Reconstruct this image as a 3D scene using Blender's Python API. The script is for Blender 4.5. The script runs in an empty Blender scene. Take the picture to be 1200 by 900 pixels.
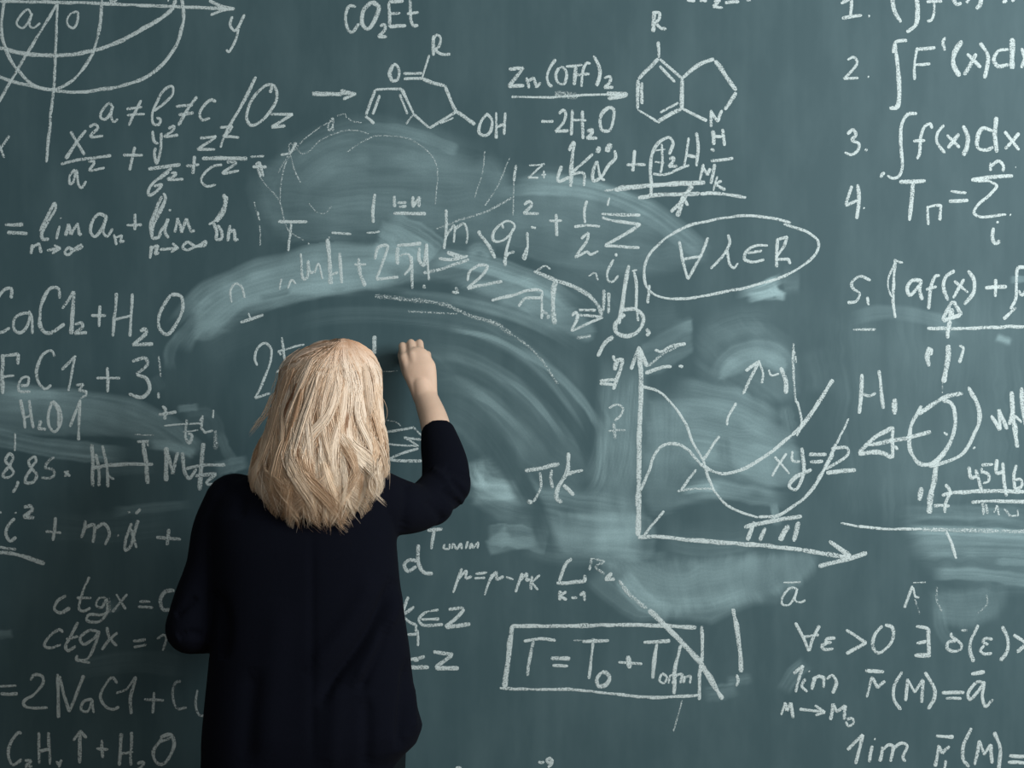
import bpy, bmesh, math, random
import numpy as np
from mathutils import Vector, Matrix

scene = bpy.context.scene
COL = scene.collection
random.seed(7)

# ---------------------------------------------------------------- camera, light, exposure
CAM_Z, CAM_D, PPM = 1.55, 3.6, 500.0          # camera height, distance to the board, photo px per metre on the board
cam_data = bpy.data.cameras.new('camera')
cam_data.sensor_width = 36.0
cam_data.lens = PPM * CAM_D / 1200.0 * 36.0
cam = bpy.data.objects.new('camera', cam_data)
cam.location = (0, -CAM_D, CAM_Z)
cam.rotation_euler = (math.pi/2, 0, 0)
COL.objects.link(cam)
scene.camera = cam

world = bpy.data.worlds.new('world'); scene.world = world
world.use_nodes = True
bg = world.node_tree.nodes['Background']
bg.inputs[0].default_value = (0.80, 0.92, 1.0, 1); bg.inputs[1].default_value = 0.125

def area_light(name, loc, target, sx, sy, power, color):
    L = bpy.data.lights.new(name, 'AREA'); L.shape = 'RECTANGLE'; L.size = sx; L.size_y = sy
    L.energy = power; L.color = color
    o = bpy.data.objects.new(name, L); o.location = loc
    o.rotation_euler = (Vector(target) - Vector(loc)).to_track_quat('-Z', 'Y').to_euler()
    COL.objects.link(o); return o
area_light('window_daylight', (2.55, -2.45, 2.5), (0.3, 0, 1.6), 1.4, 1.5, 136, (0.96, 0.985, 1.0))
area_light('room_daylight', (1.0, -4.2, 2.9), (0.0, -0.1, 1.7), 2.4, 1.0, 39, (1.0, 0.97, 0.92))

vs = scene.view_settings
vs.view_transform = 'Standard'; vs.look = 'None'; vs.exposure = 0.0; vs.gamma = 1.0; vs.use_curve_mapping = False
scene.render.film_transparent = False

# ---------------------------------------------------------------- helpers
def P(px, py, y=0.0):
    """the point at depth y that the photo shows at pixel (px, py)"""
    k = (CAM_D + y) / CAM_D / PPM
    return Vector(((px - 600) * k, y, CAM_Z + (450 - py) * k))

def link(name, mesh, mat=None, parent=None, smooth=True):
    o = bpy.data.objects.new(name, mesh); COL.objects.link(o)
    if mat is not None:
        mesh.materials.clear(); mesh.materials.append(mat)
    if smooth and len(mesh.polygons):
        mesh.polygons.foreach_set('use_smooth', np.ones(len(mesh.polygons), bool))
    if parent is not None: o.parent = parent
    return o

def mesh_np(name, verts, faces):
    """fast mesh from numpy arrays, all faces of one size"""
    me = bpy.data.meshes.new(name)
    verts = np.asarray(verts, np.float32); faces = np.asarray(faces, np.int32)
    n, k = faces.shape
    me.vertices.add(len(verts)); me.vertices.foreach_set('co', verts.ravel())
    me.loops.add(n*k); me.loops.foreach_set('vertex_index', faces.ravel())
    me.polygons.add(n); me.polygons.foreach_set('loop_start', np.arange(0, n*k, k, dtype=np.int32))
    me.polygons.foreach_set('loop_total', np.full(n, k, np.int32))
    me.update(calc_edges=True); me.validate()
    return me

def catmull(pts, step, dup_split=True):
    """smooth curve through pts (a repeated point is a corner), resampled at about step"""
    pts = [np.array(p, float) for p in pts]
    runs = [[pts[0]]]
    for p in pts[1:]:
        if np.allclose(p, runs[-1][-1]) and len(runs[-1]) > 1: runs.append([p])
        elif not np.allclose(p, runs[-1][-1]): runs[-1].append(p)
    out = []
    for r in runs:
        if len(r) < 2: continue
        q = [2*r[0]-r[1]] + r + [2*r[-1]-r[-2]]
        for i in range(1, len(q)-2):
            p0, p1, p2, p3 = q[i-1], q[i], q[i+1], q[i+2]
            n = max(2, int(np.linalg.norm(p2-p1)/step)+1)
            # centripetal knots keep the curve free of loops
            t0 = 0.0; t1 = t0+max(np.linalg.norm(p1-p0), 1e-6)**.5; t2 = t1+max(np.linalg.norm(p2-p1), 1e-6)**.5; t3 = t2+max(np.linalg.norm(p3-p2), 1e-6)**.5
            t = np.linspace(t1, t2, n, endpoint=False)[:, None]
            A1 = (t1-t)/(t1-t0)*p0+(t-t0)/(t1-t0)*p1; A2 = (t2-t)/(t2-t1)*p1+(t-t1)/(t2-t1)*p2; A3 = (t3-t)/(t3-t2)*p2+(t-t2)/(t3-t2)*p3
            B1 = (t2-t)/(t2-t0)*A1+(t-t0)/(t2-t0)*A2; B2 = (t3-t)/(t3-t1)*A2+(t-t1)/(t3-t1)*A3
            out.extend(list((t2-t)/(t2-t1)*B1+(t-t1)/(t2-t1)*B2))
        out.append(r[-1])
    return np.array(out)

# ---------------------------------------------------------------- materials
def new_mat(name):
    m = bpy.data.materials.new(name); m.use_nodes = True
    nt = m.node_tree; b = nt.nodes['Principled BSDF']
    return m, nt, b
def node(nt, kind, **kw):
    n = nt.nodes.new(kind)
    for k, v in kw.items(): setattr(n, k, v)
    return n
def noise(nt, scale, detail=3.0, rough=0.55, vec=None):
    n = node(nt, 'ShaderNodeTexNoise'); n.inputs['Scale'].default_value = scale; n.inputs['Detail'].default_value = detail; n.inputs['Roughness'].default_value = rough
    if vec is not None: nt.links.new(vec, n.inputs['Vector'])
    return n
def math_n(nt, op, a, b=None, clamp=False):
    n = node(nt, 'ShaderNodeMath', operation=op); n.use_clamp = clamp
    for i, v in enumerate((a, b)):
        if v is None: continue
        if isinstance(v, (int, float)): n.inputs[i].default_value = v
        else: nt.links.new(v, n.inputs[i])
    return n.outputs[0]
def mix_rgb(nt, f, a, b):
    n = node(nt, 'ShaderNodeMix', data_type='RGBA')
    if isinstance(f, (int, float)): n.inputs[0].default_value = f
    else: nt.links.new(f, n.inputs[0])
    for i, v in ((6, a), (7, b)):
        if isinstance(v, tuple): n.inputs[i].default_value = (*v, 1) if len(v) == 3 else v
        else: nt.links.new(v, n.inputs[i])
    return n.outputs[2]
def objvec(nt, scale=(1, 1, 1)):
    t = node(nt, 'ShaderNodeTexCoord'); m = node(nt, 'ShaderNodeMapping'); m.inputs['Scale'].default_value = scale
    nt.links.new(t.outputs['Object'], m.inputs['Vector']); return m.outputs[0]

BOARD_RGB = (0.046, 0.089, 0.100)
DUST_RGB = (0.41, 0.59, 0.61)
CHALK_RGB = (0.66, 0.77, 0.76)

def board_material():
    m, nt, b = new_mat('green_board_enamel')
    a = node(nt, 'ShaderNodeAttribute', attribute_name='dust')
    fine = noise(nt, 260, 4, .7, objvec(nt, (1, 1, 1)))
    mid = noise(nt, 9, 4, .6, objvec(nt, (1, 1, .35)))
    f = math_n(nt, 'MULTIPLY', a.outputs['Fac'], math_n(nt, 'ADD', math_n(nt, 'MULTIPLY', fine.outputs[0], .7), .65))
    base = math_n(nt, 'MULTIPLY', math_n(nt, 'SUBTRACT', mid.outputs[0], .42, True), .16)
    vert = noise(nt, 30, 2, .5, objvec(nt, (1, 1, .03)))
    base = math_n(nt, 'ADD', base, math_n(nt, 'MULTIPLY', math_n(nt, 'SUBTRACT', vert.outputs[0], .5, True), .05))
    f = math_n(nt, 'ADD', f, base, True)
    nt.links.new(mix_rgb(nt, f, BOARD_RGB, DUST_RGB), b.inputs['Base Color'])
    b.inputs['Roughness'].default_value = .62
    b.inputs['Specular IOR Level'].default_value = .22
    return m
def chalk_material():
    m, nt, b = new_mat('white_chalk')
    e = node(nt, 'ShaderNodeAttribute', attribute_name='edge')
    p = node(nt, 'ShaderNodeAttribute', attribute_name='press')
    gr = noise(nt, 380, 2, .7, objvec(nt))
    g2 = noise(nt, 70, 2, .5, objvec(nt))
    ee = math_n(nt, 'ABSOLUTE', e.outputs['Fac'])
    e2 = math_n(nt, 'POWER', ee, 3.0)
    # coverage: pressure minus edge falloff, broken up by the grain of the board
    c = math_n(nt, 'SUBTRACT', math_n(nt, 'MULTIPLY', p.outputs['Fac'], 1.02), math_n(nt, 'MULTIPLY', e2, .50))
    c = math_n(nt, 'ADD', c, math_n(nt, 'MULTIPLY', math_n(nt, 'SUBTRACT', gr.outputs[0], .5), 4.6))
    c = math_n(nt, 'ADD', c, math_n(nt, 'MULTIPLY', math_n(nt, 'SUBTRACT', g2.outputs[0], .5), .7))
    c = math_n(nt, 'MULTIPLY', math_n(nt, 'SUBTRACT', c, .16), 1.25, True)
    c = math_n(nt, 'MULTIPLY', c, .77)
    b.inputs['Base Color'].default_value = (*CHALK_RGB, 1)
    b.inputs['Roughness'].default_value = 1.0; b.inputs['Specular IOR Level'].default_value = 0.0
    nt.links.new(c, b.inputs['Alpha'])
    return m
def simple_mat(name, rgb, rough, spec=.3, var=.12, scale=60, bump=0.0, stretch=(1, 1, 1)):
    m, nt, b = new_mat(name)
    n = noise(nt, scale, 4, .6, objvec(nt, stretch))
    lo = tuple(c*(1-var) for c in rgb); hi = tuple(c*(1+var) for c in rgb)
    nt.links.new(mix_rgb(nt, n.outputs[0], lo, hi), b.inputs['Base Color'])
    b.inputs['Roughness'].default_value = rough; b.inputs['Specular IOR Level'].default_value = spec
    if bump:
        bp = node(nt, 'ShaderNodeBump'); bp.inputs['Strength'].default_value = bump; bp.inputs['Distance'].default_value = .002
        nt.links.new(n.outputs[0], bp.inputs['Height']); nt.links.new(bp.outputs[0], b.inputs['Normal'])
    return m

M_BOARD, M_CHALK = board_material(), chalk_material()
M_PLASTER = simple_mat('wall_paint', (.52, .54, .52), .85, .2, .05, 25, .1)
M_FLOOR = simple_mat('floor_planks', (.20, .13, .08), .5, .35, .25, 14, .05, (1, 9, 1))

# ---------------------------------------------------------------- room
def box_mesh(name, lo, hi, bevel=0.0):
    bm = bmesh.new()
    bmesh.ops.create_cube(bm, size=1.0)
    for v in bm.verts:
        v.co = Vector([lo[i] + (v.co[i]+.5)*(hi[i]-lo[i]) for i in range(3)])
    if bevel: bmesh.ops.bevel(bm, geom=bm.edges[:], offset=bevel, segments=2, affect='EDGES')
    me = bpy.data.meshes.new(name); bm.to_mesh(me); bm.free(); return me
for nm, lo, hi, mt in (('floor', (-3.2, -4.9, -.1), (3.2, .13, 0), M_FLOOR), ('wall_front', (-3.2, .03, 0), (3.2, .13, 3.1), M_PLASTER)):
    o = link(nm, box_mesh(nm, lo, hi), mt, smooth=False); o['kind'] = 'structure'

# ---------------------------------------------------------------- blackboard with its dust and eraser marks
XB0, XB1, ZB0, ZB1, BT = -2.1, 2.1, .42, 2.68, .028
fx = np.linspace(-1.26, 1.26, 861); fz = np.linspace(.61, 2.49, 643)
xs = np.concatenate([np.linspace(XB0, -1.26, 25)[:-1], fx, np.linspace(1.26, XB1, 25)[1:]])
zs = np.concatenate([np.linspace(ZB0, .61, 8)[:-1], fz, np.linspace(2.49, ZB1, 8)[1:]])
GX, GZ = np.meshgrid(xs, zs)
PX, PY = GX*PPM + 600, 450 - (GZ-CAM_Z)*PPM
dust = np.zeros_like(PX)

def value_noise(cell, seed):
    r = np.random.default_rng(seed)
    gx, gy = int(2200/cell)+3, int(1300/cell)+3
    t = r.random((gy, gx)); fx_ = (PX+500)/cell; fy_ = (PY+150)/cell
    ix, iy = np.clip(fx_.astype(int), 0, gx-2), np.clip(fy_.astype(int), 0, gy-2); ax, ay = fx_-ix, fy_-iy
    ax, ay = ax*ax*(3-2*ax), ay*ay*(3-2*ay)
    return t[iy, ix]*(1-ax)*(1-ay)+t[iy, ix+1]*ax*(1-ay)+t[iy+1, ix]*(1-ax)*ay+t[iy+1, ix+1]*ax*ay
cloud = value_noise(90, 1)*.4+value_noise(38, 2)*.35+value_noise(14, 3)*.25

def swipe(pts, width, dens, streak=.5, fin=.2, fout=.2, soft=.42, erase=False, seed=None, bias=0.0, rim=0.0, rim_at=-.85):
    """one pass of a hand, cloth or eraser along pts (width in px on the board)"""
    r = np.random.default_rng(seed if seed is not None else int(abs(pts[0][0]*7+pts[0][1]*13+width)))
    c = catmull(pts, max(4, width*.25)); h = width/2
    x0, x1, y0, y1 = c[:, 0].min()-h, c[:, 0].max()+h, c[:, 1].min()-h, c[:, 1].max()+h
    sel = np.where((PX > x0) & (PX < x1) & (PY > y0) & (PY < y1))
    if len(sel[0]) == 0: return
    X, Y = PX[sel], PY[sel]
    best = np.full(X.shape, 1e9); V = np.zeros_like(X); U = np.zeros_like(X)
    seg = np.linalg.norm(np.diff(c, axis=0), axis=1); cum = np.concatenate([[0], np.cumsum(seg)]); tot = cum[-1]
    for i in range(len(c)-1):
        if seg[i] < 1e-6: continue
        d = (c[i+1]-c[i])/seg[i]
        rx, ry = X-c[i, 0], Y-c[i, 1]
        u = np.clip(rx*d[0]+ry*d[1], 0, seg[i])
        ex, ey = rx-u*d[0], ry-u*d[1]
        dist = np.hypot(ex, ey)
        k = dist < best
        best = np.where(k, dist, best)
        V = np.where(k, np.sign(d[0]*ey-d[1]*ex)*dist, V); U = np.where(k, cum[i]+u, U)
    u = U/tot
    v = V/h*(1 + .30*(np.interp(u, np.linspace(0, 1, 12), r.random(12))-.5))
    nv = max(6, int(width/1.5)); nu = max(3, int(tot/55))
    line = np.repeat(r.random((1, nv+2))**1.6, nu+2, 0)
    tab = r.random((nu+2, nv+2))**1.5*.6 + line*.85
    big = np.interp(np.linspace(0, 1, nv+2), np.linspace(0, 1, max(4, nv//6)), r.random(max(4, nv//6)))
    tab = tab*.75 + big[None, :]*.55
    v = v + .10*np.sin(u*tot/37+r.random()*6) * np.clip(14/width, .1, .5)
    fu = np.clip(u*nu, 0, nu); fv = np.clip((v+1)/2*nv, 0, nv)
    iu, iv = fu.astype(int), fv.astype(int); au, av = fu-iu, fv-iv
    T = tab[iu, iv]*(1-au)*(1-av)+tab[iu+1, iv]*au*(1-av)+tab[iu, iv+1]*(1-au)*av+tab[iu+1, iv+1]*au*av
    ss = lambda t: np.clip(t, 0, 1)**2*(3-2*np.clip(t, 0, 1))
    if tot < 2.2*width: soft = max(soft, .85)
    prof = ss((1-np.abs(v))/soft)
    if rim: prof = prof*.8 + rim*np.exp(-((v-rim_at)/.10)**2)*(np.abs(v) < 1.05)
    if bias: prof = prof*np.clip(1+bias*v, 0.05, 2)
    px_in, px_out = max(fin*tot, 1.5), max(fout*tot, 1.5)
    prof = prof*ss((u*tot-px_in*.35*T)/px_in)*ss(((1-u)*tot-px_out*.35*T)/px_out)
    prof = prof*(.25+1.5*cloud[sel])
    prof *= best <= h*1.05
    if not erase: dens *= .72; streak = min(streak*.85, .7)
    s = np.clip((1-streak)+streak*(T-.22)*1.7, 0, 1.8)
    a = np.clip(prof*dens*s, 0, 1)
    if erase: dust[sel] = dust[sel]*(1-a)
    else: dust[sel] = 1-(1-dust[sel])*(1-a)

def patch(pts, dens, soft=8.0, ang=0.0, streak=.5, seed=3):
    """an area of chalk dust with a traced outline; its fine streaks run along ang degrees"""
    pts = catmull([*pts, pts[0]], 8.0)[:-1] if soft > 5 else np.array(pts, float); q = np.roll(pts, -1, 0)
    x0, x1, y0, y1 = pts[:, 0].min()-2, pts[:, 0].max()+2, pts[:, 1].min()-2, pts[:, 1].max()+2
    sel = np.where((PX > x0) & (PX < x1) & (PY > y0) & (PY < y1))
    X, Y = PX[sel], PY[sel]; ins = np.zeros(X.shape, bool); dd = np.full(X.shape, 1e9)
    for a, b in zip(pts, q):
        if (a[1] > b[1]) != (b[1] > a[1]) or a[1] != b[1]:
            c = ((a[1] > Y) != (b[1] > Y)) & (X < (b[0]-a[0])*(Y-a[1])/(b[1]-a[1]+1e-12)+a[0]); ins ^= c
        e = b-a; L2 = max((e**2).sum(), 1e-9); u = np.clip(((X-a[0])*e[0]+(Y-a[1])*e[1])/L2, 0, 1)
        dd = np.minimum(dd, np.hypot(X-a[0]-u*e[0], Y-a[1]-u*e[1]))
    t = math.radians(ang); al = X*math.cos(t)+Y*math.sin(t); ac = -X*math.sin(t)+Y*math.cos(t)
    r = np.random.default_rng(seed+int(abs(pts[0][0])))
    tab = r.random((40, 900)); ac = ac + 6*(cloud[sel]-.5)*4
    fa = (al/70) % 38; fc = (ac/1.7) % 898; fb = (ac/7.0) % 898
    def lut(f):
        ia, ic = fa.astype(int), f.astype(int); wa, wc = fa-ia, f-ic
        return tab[ia, ic]*(1-wa)*(1-wc)+tab[ia+1, ic]*wa*(1-wc)+tab[ia, ic+1]*(1-wa)*wc+tab[ia+1, ic+1]*wa*wc
    T = lut(fc)*.4+lut(fb)*.6
    w = np.clip((dd + soft*.5*(T-.5))/soft, 0, 1); w = w*w*(3-2*w)*ins
    a = np.clip(dens*w*((1-streak)+streak*2*T)*(.45+1.1*cloud[sel]), 0, 1)
    dust[sel] = 1-(1-dust[sel])*(1-a)

patch([(300,190),(340,172),(400,152),(470,150),(545,178),(590,185),(605,212),(690,214),(760,240),(835,305),(760,330),(700,330),(600,300),(500,275),(330,285),(298,240)], .10, 16, 4, .5)
patch([(222,400),(230,352),(262,320),(320,308),(400,295),(500,290),(560,300),(640,330),(702,388),(690,402),(600,365),(520,335),(440,340),(400,346),(300,374),(240,404)], .17, 10, -8, .5)
patch([(258,326),(340,308),(420,303),(455,312),(475,332),(400,340),(340,350),(290,366),(246,374)], .16, 14, -10, .5)
patch([(446,256),(482,268),(516,292),(514,302),(470,312),(436,304)], .30, 9, 32, .8)
patch([(755,465),(860,466),(905,488),(938,518),(940,560),(900,580),(820,592),(760,604)], .15, 12, 4, .3)
patch([(852,512),(900,520),(937,528),(936,566),(900,572),(858,548)], .12, 6, 8, .3)
patch([(748,430),(704,480),(702,560),(690,590),(700,640),(750,645)], .15, 18, 82, .5)
patch([(552,562),(620,576),(642,640),(700,650),(750,662),(750,600),(700,598),(610,598),(553,588)], .14, 12, 3, .6)
patch([(652,598),(765,606),(765,656),(700,657),(655,648)], .14, 8, 2, .5)
patch([(692,650),(760,653),(840,648),(962,648),(950,682),(900,706),(830,716),(785,726),(742,702),(712,672)], .20, 14, 80, .3)
patch([(566,634),(592,614),(600,627),(641,624),(645,640),(625,642),(574,653)], .20, 5, 8, .8)
patch([(750,402),(785,382),(813,372),(814,414),(775,440),(748,444)], .12, 5, -20, .5)
patch([(814,376),(900,372),(935,400),(935,470),(860,470),(814,440)], .08, 16, 40, .5)
patch([(836,452),(848,420),(872,405),(900,405),(924,422),(920,442),(890,432),(862,442)], .18, 7, 10, .3)
patch([(1045,598),(1230,594),(1230,692),(1090,682),(1058,640)], .10, 30, 1, .7)
patch([(1082,690),(1182,688),(1172,726),(1110,738)], .08, 12, 85, .4)
patch([(-20,464),(30,454),(90,461),(140,473),(185,497),(212,516),(236,534),(215,533),(170,521),(150,515),(-20,500)], .16, 6, 9, .6)
patch([(552,538),(574,532),(600,560),(626,571),(620,583),(580,592),(552,594)], .15, 16, 8, .9)
swipe([(550,566),(585,569),(622,574)], 9, .5, .9, .1, .3); swipe([(556,545),(562,560),(575,578)], 9, .4, .9); swipe([(552,580),(580,583),(612,580)], 8, .4, .9); swipe([(563,552),(566,575)], 9, .45, .9)
patch([(480,378),(560,393),(640,448),(694,520),(692,565),(640,592),(600,540),(560,480),(500,430)], .06, 20, 45, .7)
patch([(960,360),(1210,340),(1210,600),(980,600)], .05, 60, 88, .5)
# rubbed cloud above the writer
swipe([(318,262),(345,205),(395,172),(450,165),(520,182),(585,206)], 70, .12, .5)
swipe([(330,235),(420,215),(520,215),(600,225)], 90, .10, .5)
swipe([(300,190),(312,240),(330,290)], 40, .07, .5)
swipe([(400,160),(440,150),(490,158),(540,178)], 16, .20, .6, .3, .05)
swipe([(560,182),(582,205),(592,235)], 34, .10, .5)
swipe([(340,270),(430,262),(520,270),(600,262)], 70, .08, .6)
swipe([(560,240),(640,232),(720,262),(780,300)], 90, .07, .5)
swipe([(588,222),(640,215),(700,224),(760,248),(800,276),(838,306)], 30, .24, .8, .1, .1)
swipe([(575,228),(620,222),(680,226)], 16, .14, .8)
swipe([(640,300),(700,330),(740,380)], 90, .06, .5)
# pale bands of the swept arc
swipe([(212,402),(235,368),(275,340),(335,322),(400,314),(470,314),(520,326)], 60, .34, .55, .12, .2, .22)
swipe([(250,348),(310,318),(380,299),(450,294),(520,300)], 14, .20, .6, .2, .3)
swipe([(268,362),(320,352),(380,340),(450,336)], 22, .24, .6, .2, .3)
swipe([(205,418),(228,385),(250,372),(275,370)], 30, .14, .5)
swipe([(446,262),(470,268),(500,285),(514,296)], 34, .34, .9, .25, .02, .15)
swipe([(430,300),(465,300),(505,318)], 50, .20, .7)
swipe([(500,300),(550,306),(600,320),(645,338),(690,372)], 26, .36, .6, .08, .25, .3)
swipe([(545,300),(562,292),(580,304)], 22, .30, .9)
swipe([(575,335),(620,352),(672,384)], 44, .22, .6)
swipe([(450,343),(520,350),(590,366),(650,392),(700,425)], 16, .26, .5, .1, .3)
swipe([(520,330),(580,346),(640,372)], 34, .14, .6)
# dark clean hollow left by the cloth, and its inner streaks
swipe([(262,420),(320,380),(390,362),(470,357),(540,366),(600,392)], 26, .9, .2, .2, .25, .4, True)
swipe([(470,325),(500,330),(540,336)], 18, .5, .4, .2, .3, .5, True)
swipe([(430,345),(480,338),(530,345)], 12, .55, .4, .2, .3, .5, True)
swipe([(300,350),(325,345),(345,338)], 9, .6, .4, .2, .2, .5, True)
swipe([(245,460),(300,400),(400,385),(500,390),(580,420),(640,480),(660,560)], 40, .9, .3, .1, .2, .5, True)
swipe([(300,395),(380,372),(470,370),(560,384),(620,418),(668,470),(695,540)], 26, .10, .8)
swipe([(480,376),(560,392),(605,412),(645,448),(675,492),(692,530)], 10, .16, .6, .2, .2)
swipe([(480,410),(540,416),(590,440),(630,478),(655,520)], 22, .13, .8, .3, .2)
swipe([(480,440),(540,450),(585,480),(620,525),(640,570)], 34, .09, .9, .3, .2)
swipe([(500,470),(545,490),(585,530),(610,580)], 50, .08, .7)
swipe([(460,400),(540,405),(620,440),(680,520)], 120, .05, .8)
swipe([(200,440),(200,410),(222,382)], 16, .10, .6)
swipe([(230,420),(280,392),(320,380)], 60, .05, .6)
swipe([(500,400),(570,412),(630,450),(676,505),(700,560)], 20, .75, .3, .3, .1, .6, True)
swipe([(480,425),(545,436),(600,470),(640,520)], 20, .7, .4, .3, .3, .6, True)
swipe([(590,398),(650,436),(690,480),(712,520)], 12, .30, .5, .2, .2)
swipe([(520,385),(580,397),(630,425)], 7, .26, .5, .2, .2)
swipe([(560,430),(610,455),(650,500),(672,540)], 9, .22, .6, .3, .3)
swipe([(530,450),(570,468),(610,505),(625,530)], 12, .20, .7, .3, .3)
# right flank of the arc
swipe([(704,490),(706,525),(700,565),(680,590)], 18, .26, .8, .2, .3)
swipe([(735,400),(728,470),(722,540),(700,600)], 70, .20, .6)
swipe([(770,440),(775,520),(772,600)], 70, .16, .6)
swipe([(720,360),(750,380),(790,378),(812,374)], 70, .07, .7)
swipe([(780,382),(812,380)], 22, .26, .6, .6, .001)
swipe([(690,440),(700,480),(712,500)], 14, .5, .4, .2, .2, .5, True)
# dust under the arc
swipe([(552,575),(620,592),(700,606),(780,610)], 70, .24, .7)
swipe([(600,630),(680,640),(760,642)], 50, .22, .6)
swipe([(640,648),(700,647),(790,652)], 16, .26, .7, .15, .3)
swipe([(568,628),(600,628),(642,636)], 30, .28, .5, .1, .02, .15)
swipe([(553,535),(562,560),(585,572),(618,576)], 26, .42, .9, .1, .2)
swipe([(545,560),(580,590),(620,600)], 36, .14, .8)
swipe([(545,470),(580,520),(610,570),(632,610),(645,655)], 34, .75, .3, .2, .1, .5, True)
swipe([(598,540),(625,590),(640,640),(648,668)], 24, .85, .2, .2, .25, .5, True)
swipe([(664,590),(668,622)], 34, .4, .4, .2, .2, .6, True)
# dust over and below the graph
swipe([(770,462),(820,468),(870,480),(925,512)], 50, .22, .6)
swipe([(775,510),(840,520),(930,545)], 70, .22, .6)
swipe([(790,580),(830,572),(880,580),(935,590)], 26, .26, .7)
swipe([(792,577),(826,571),(850,572)], 12, .42, .6)
swipe([(838,452),(848,428),(872,412),(900,410),(920,424),(928,440)], 30, .24, .5)
swipe([(815,400),(870,378),(915,382)], 60, .08, .8)
swipe([(918,470),(924,500),(930,520)], 24, .20, .7)
swipe([(845,500),(850,530),(848,556)], 26, .32, .5, .3, .3, .5, True)
swipe([(760,640),(830,650),(900,640)], 90, .14, .7)
swipe([(700,650),(745,690),(800,700),(870,685),(940,655)], 70, .26, .5, .08, .3, .3)
swipe([(725,672),(755,705),(790,722)], 26, .30, .5, .1, .1, .3)
swipe([(780,712),(840,708),(890,690)], 22, .18, .6)
swipe([(905,585),(908,600),(912,620)], 12, .42, .5, .3, .3)
swipe([(720,645),(760,655),(790,652)], 20, .16, .5)
swipe([(752,600),(756,640)], 16, .4, .4, .2, .2, .5, True)
# smudge on the oval, patches at the side of the board
swipe([(852,347),(890,338),(926,322)], 16, .62, .9, .4, .25); swipe([(865,352),(895,345),(918,340)], 12, .5, .9, .4, .2); swipe([(900,330),(912,344),(924,349)], 12, .5, .9, .3, .2)
swipe([(870,350),(905,346),(925,346)], 14, .3, .8)
swipe([(915,330),(940,330)], 40, .16, .5)
swipe([(985,378),(1030,366),(1090,374),(1140,396)], 22, .14, .5)
swipe([(1165,394),(1188,402)], 14, .34, .7)
swipe([(1180,328),(1215,326)], 10, .24, .5)
swipe([(950,400),(960,440),(965,470)], 50, .05, .6)
swipe([(1040,604),(1120,600),(1215,606)], 22, .12, .7)
swipe([(1045,620),(1120,622),(1215,628)], 14, .26, .6, .2, .05)
swipe([(1050,640),(1120,638),(1215,640)], 36, .16, .8, .2, .05)
swipe([(1085,673),(1140,672),(1215,682)], 18, .28, .6, .15, .05)
swipe([(1080,705),(1130,710),(1180,700)], 60, .10, .6)
swipe([(1160,658),(1215,660)], 10, .2, .6)
swipe([(1100,700),(1105,740),(1125,760)], 20, .07, .6)
# left side smears
swipe([(-15,462),(60,470),(130,480),(185,500),(236,540)], 40, .22, .55, .05, .06, .3, bias=-.5)
swipe([(-15,448),(20,462),(80,462)], 14, .2, .6)
swipe([(130,472),(175,488),(215,512),(234,533)], 14, .2, .5, .2, .05)
swipe([(-15,510),(50,524),(110,530),(168,535)], 26, .32, .8, .05, .2, .3)
swipe([(165,520),(200,523),(232,533)], 14, .38, .6, .2, .1)
swipe([(100,556),(140,550),(190,548)], 18, .12, .7)
swipe([(204,480),(236,477)], 10, .30, .5)
swipe([(208,490),(246,490),(256,520)], 26, .12, .7)
swipe([(120,602),(165,596),(235,590)], 14, .18, .8)
swipe([(20,610),(120,620),(230,606)], 44, .06, .8)
swipe([(246,552),(270,545),(296,540)], 20, .30, .6)
swipe([(255,500),(266,530),(280,548)], 14, .2, .6)
swipe([(-10,745),(18,742)], 12, .22, .5)
swipe([(60,790),(150,776),(240,784)], 30, .08, .8)
swipe([(128,702),(134,720)], 26, .16, .5)
swipe([(848,800),(885,794)], 18, .18, .9)
swipe([(820,815),(870,806)], 22, .14, .9)
swipe([(914,816),(930,790),(950,772)], 24, .12, .9)
swipe([(178,440),(190,460)], 22, .12, .6)
swipe([(228,372),(236,350)], 24, .10, .6)

nz, nx = GX.shape
front = np.stack([GX, np.full_like(GX, -BT), GZ], -1).reshape(-1, 3)
front[:, 1] = 0.0
idx = np.arange(nz*nx).reshape(nz, nx)
quads = np.stack([idx[:-1, :-1], idx[:-1, 1:], idx[1:, 1:], idx[1:, :-1]], -1).reshape(-1, 4)
rim = np.concatenate([idx[0, :], idx[1:, -1], idx[-1, -2::-1], idx[-2:0:-1, 0]])
back = front[rim].copy(); back[:, 1] = BT
bi = nz*nx + np.arange(len(rim))
side = np.stack([rim, bi, np.roll(bi, -1), np.roll(rim, -1)], -1)
me = mesh_np('chalkboard', np.concatenate([front, back]), np.concatenate([quads, side]))
att = me.attributes.new('dust', 'FLOAT', 'POINT')
att.data.foreach_set('value', np.concatenate([dust.ravel(), np.zeros(len(rim))]).astype(np.float32))
board = link('chalkboard', me, M_BOARD, smooth=False)
board['label'] = 'large dark green chalkboard covered in white chalk formulas and eraser smears'
board['category'] = 'chalkboard'

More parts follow.
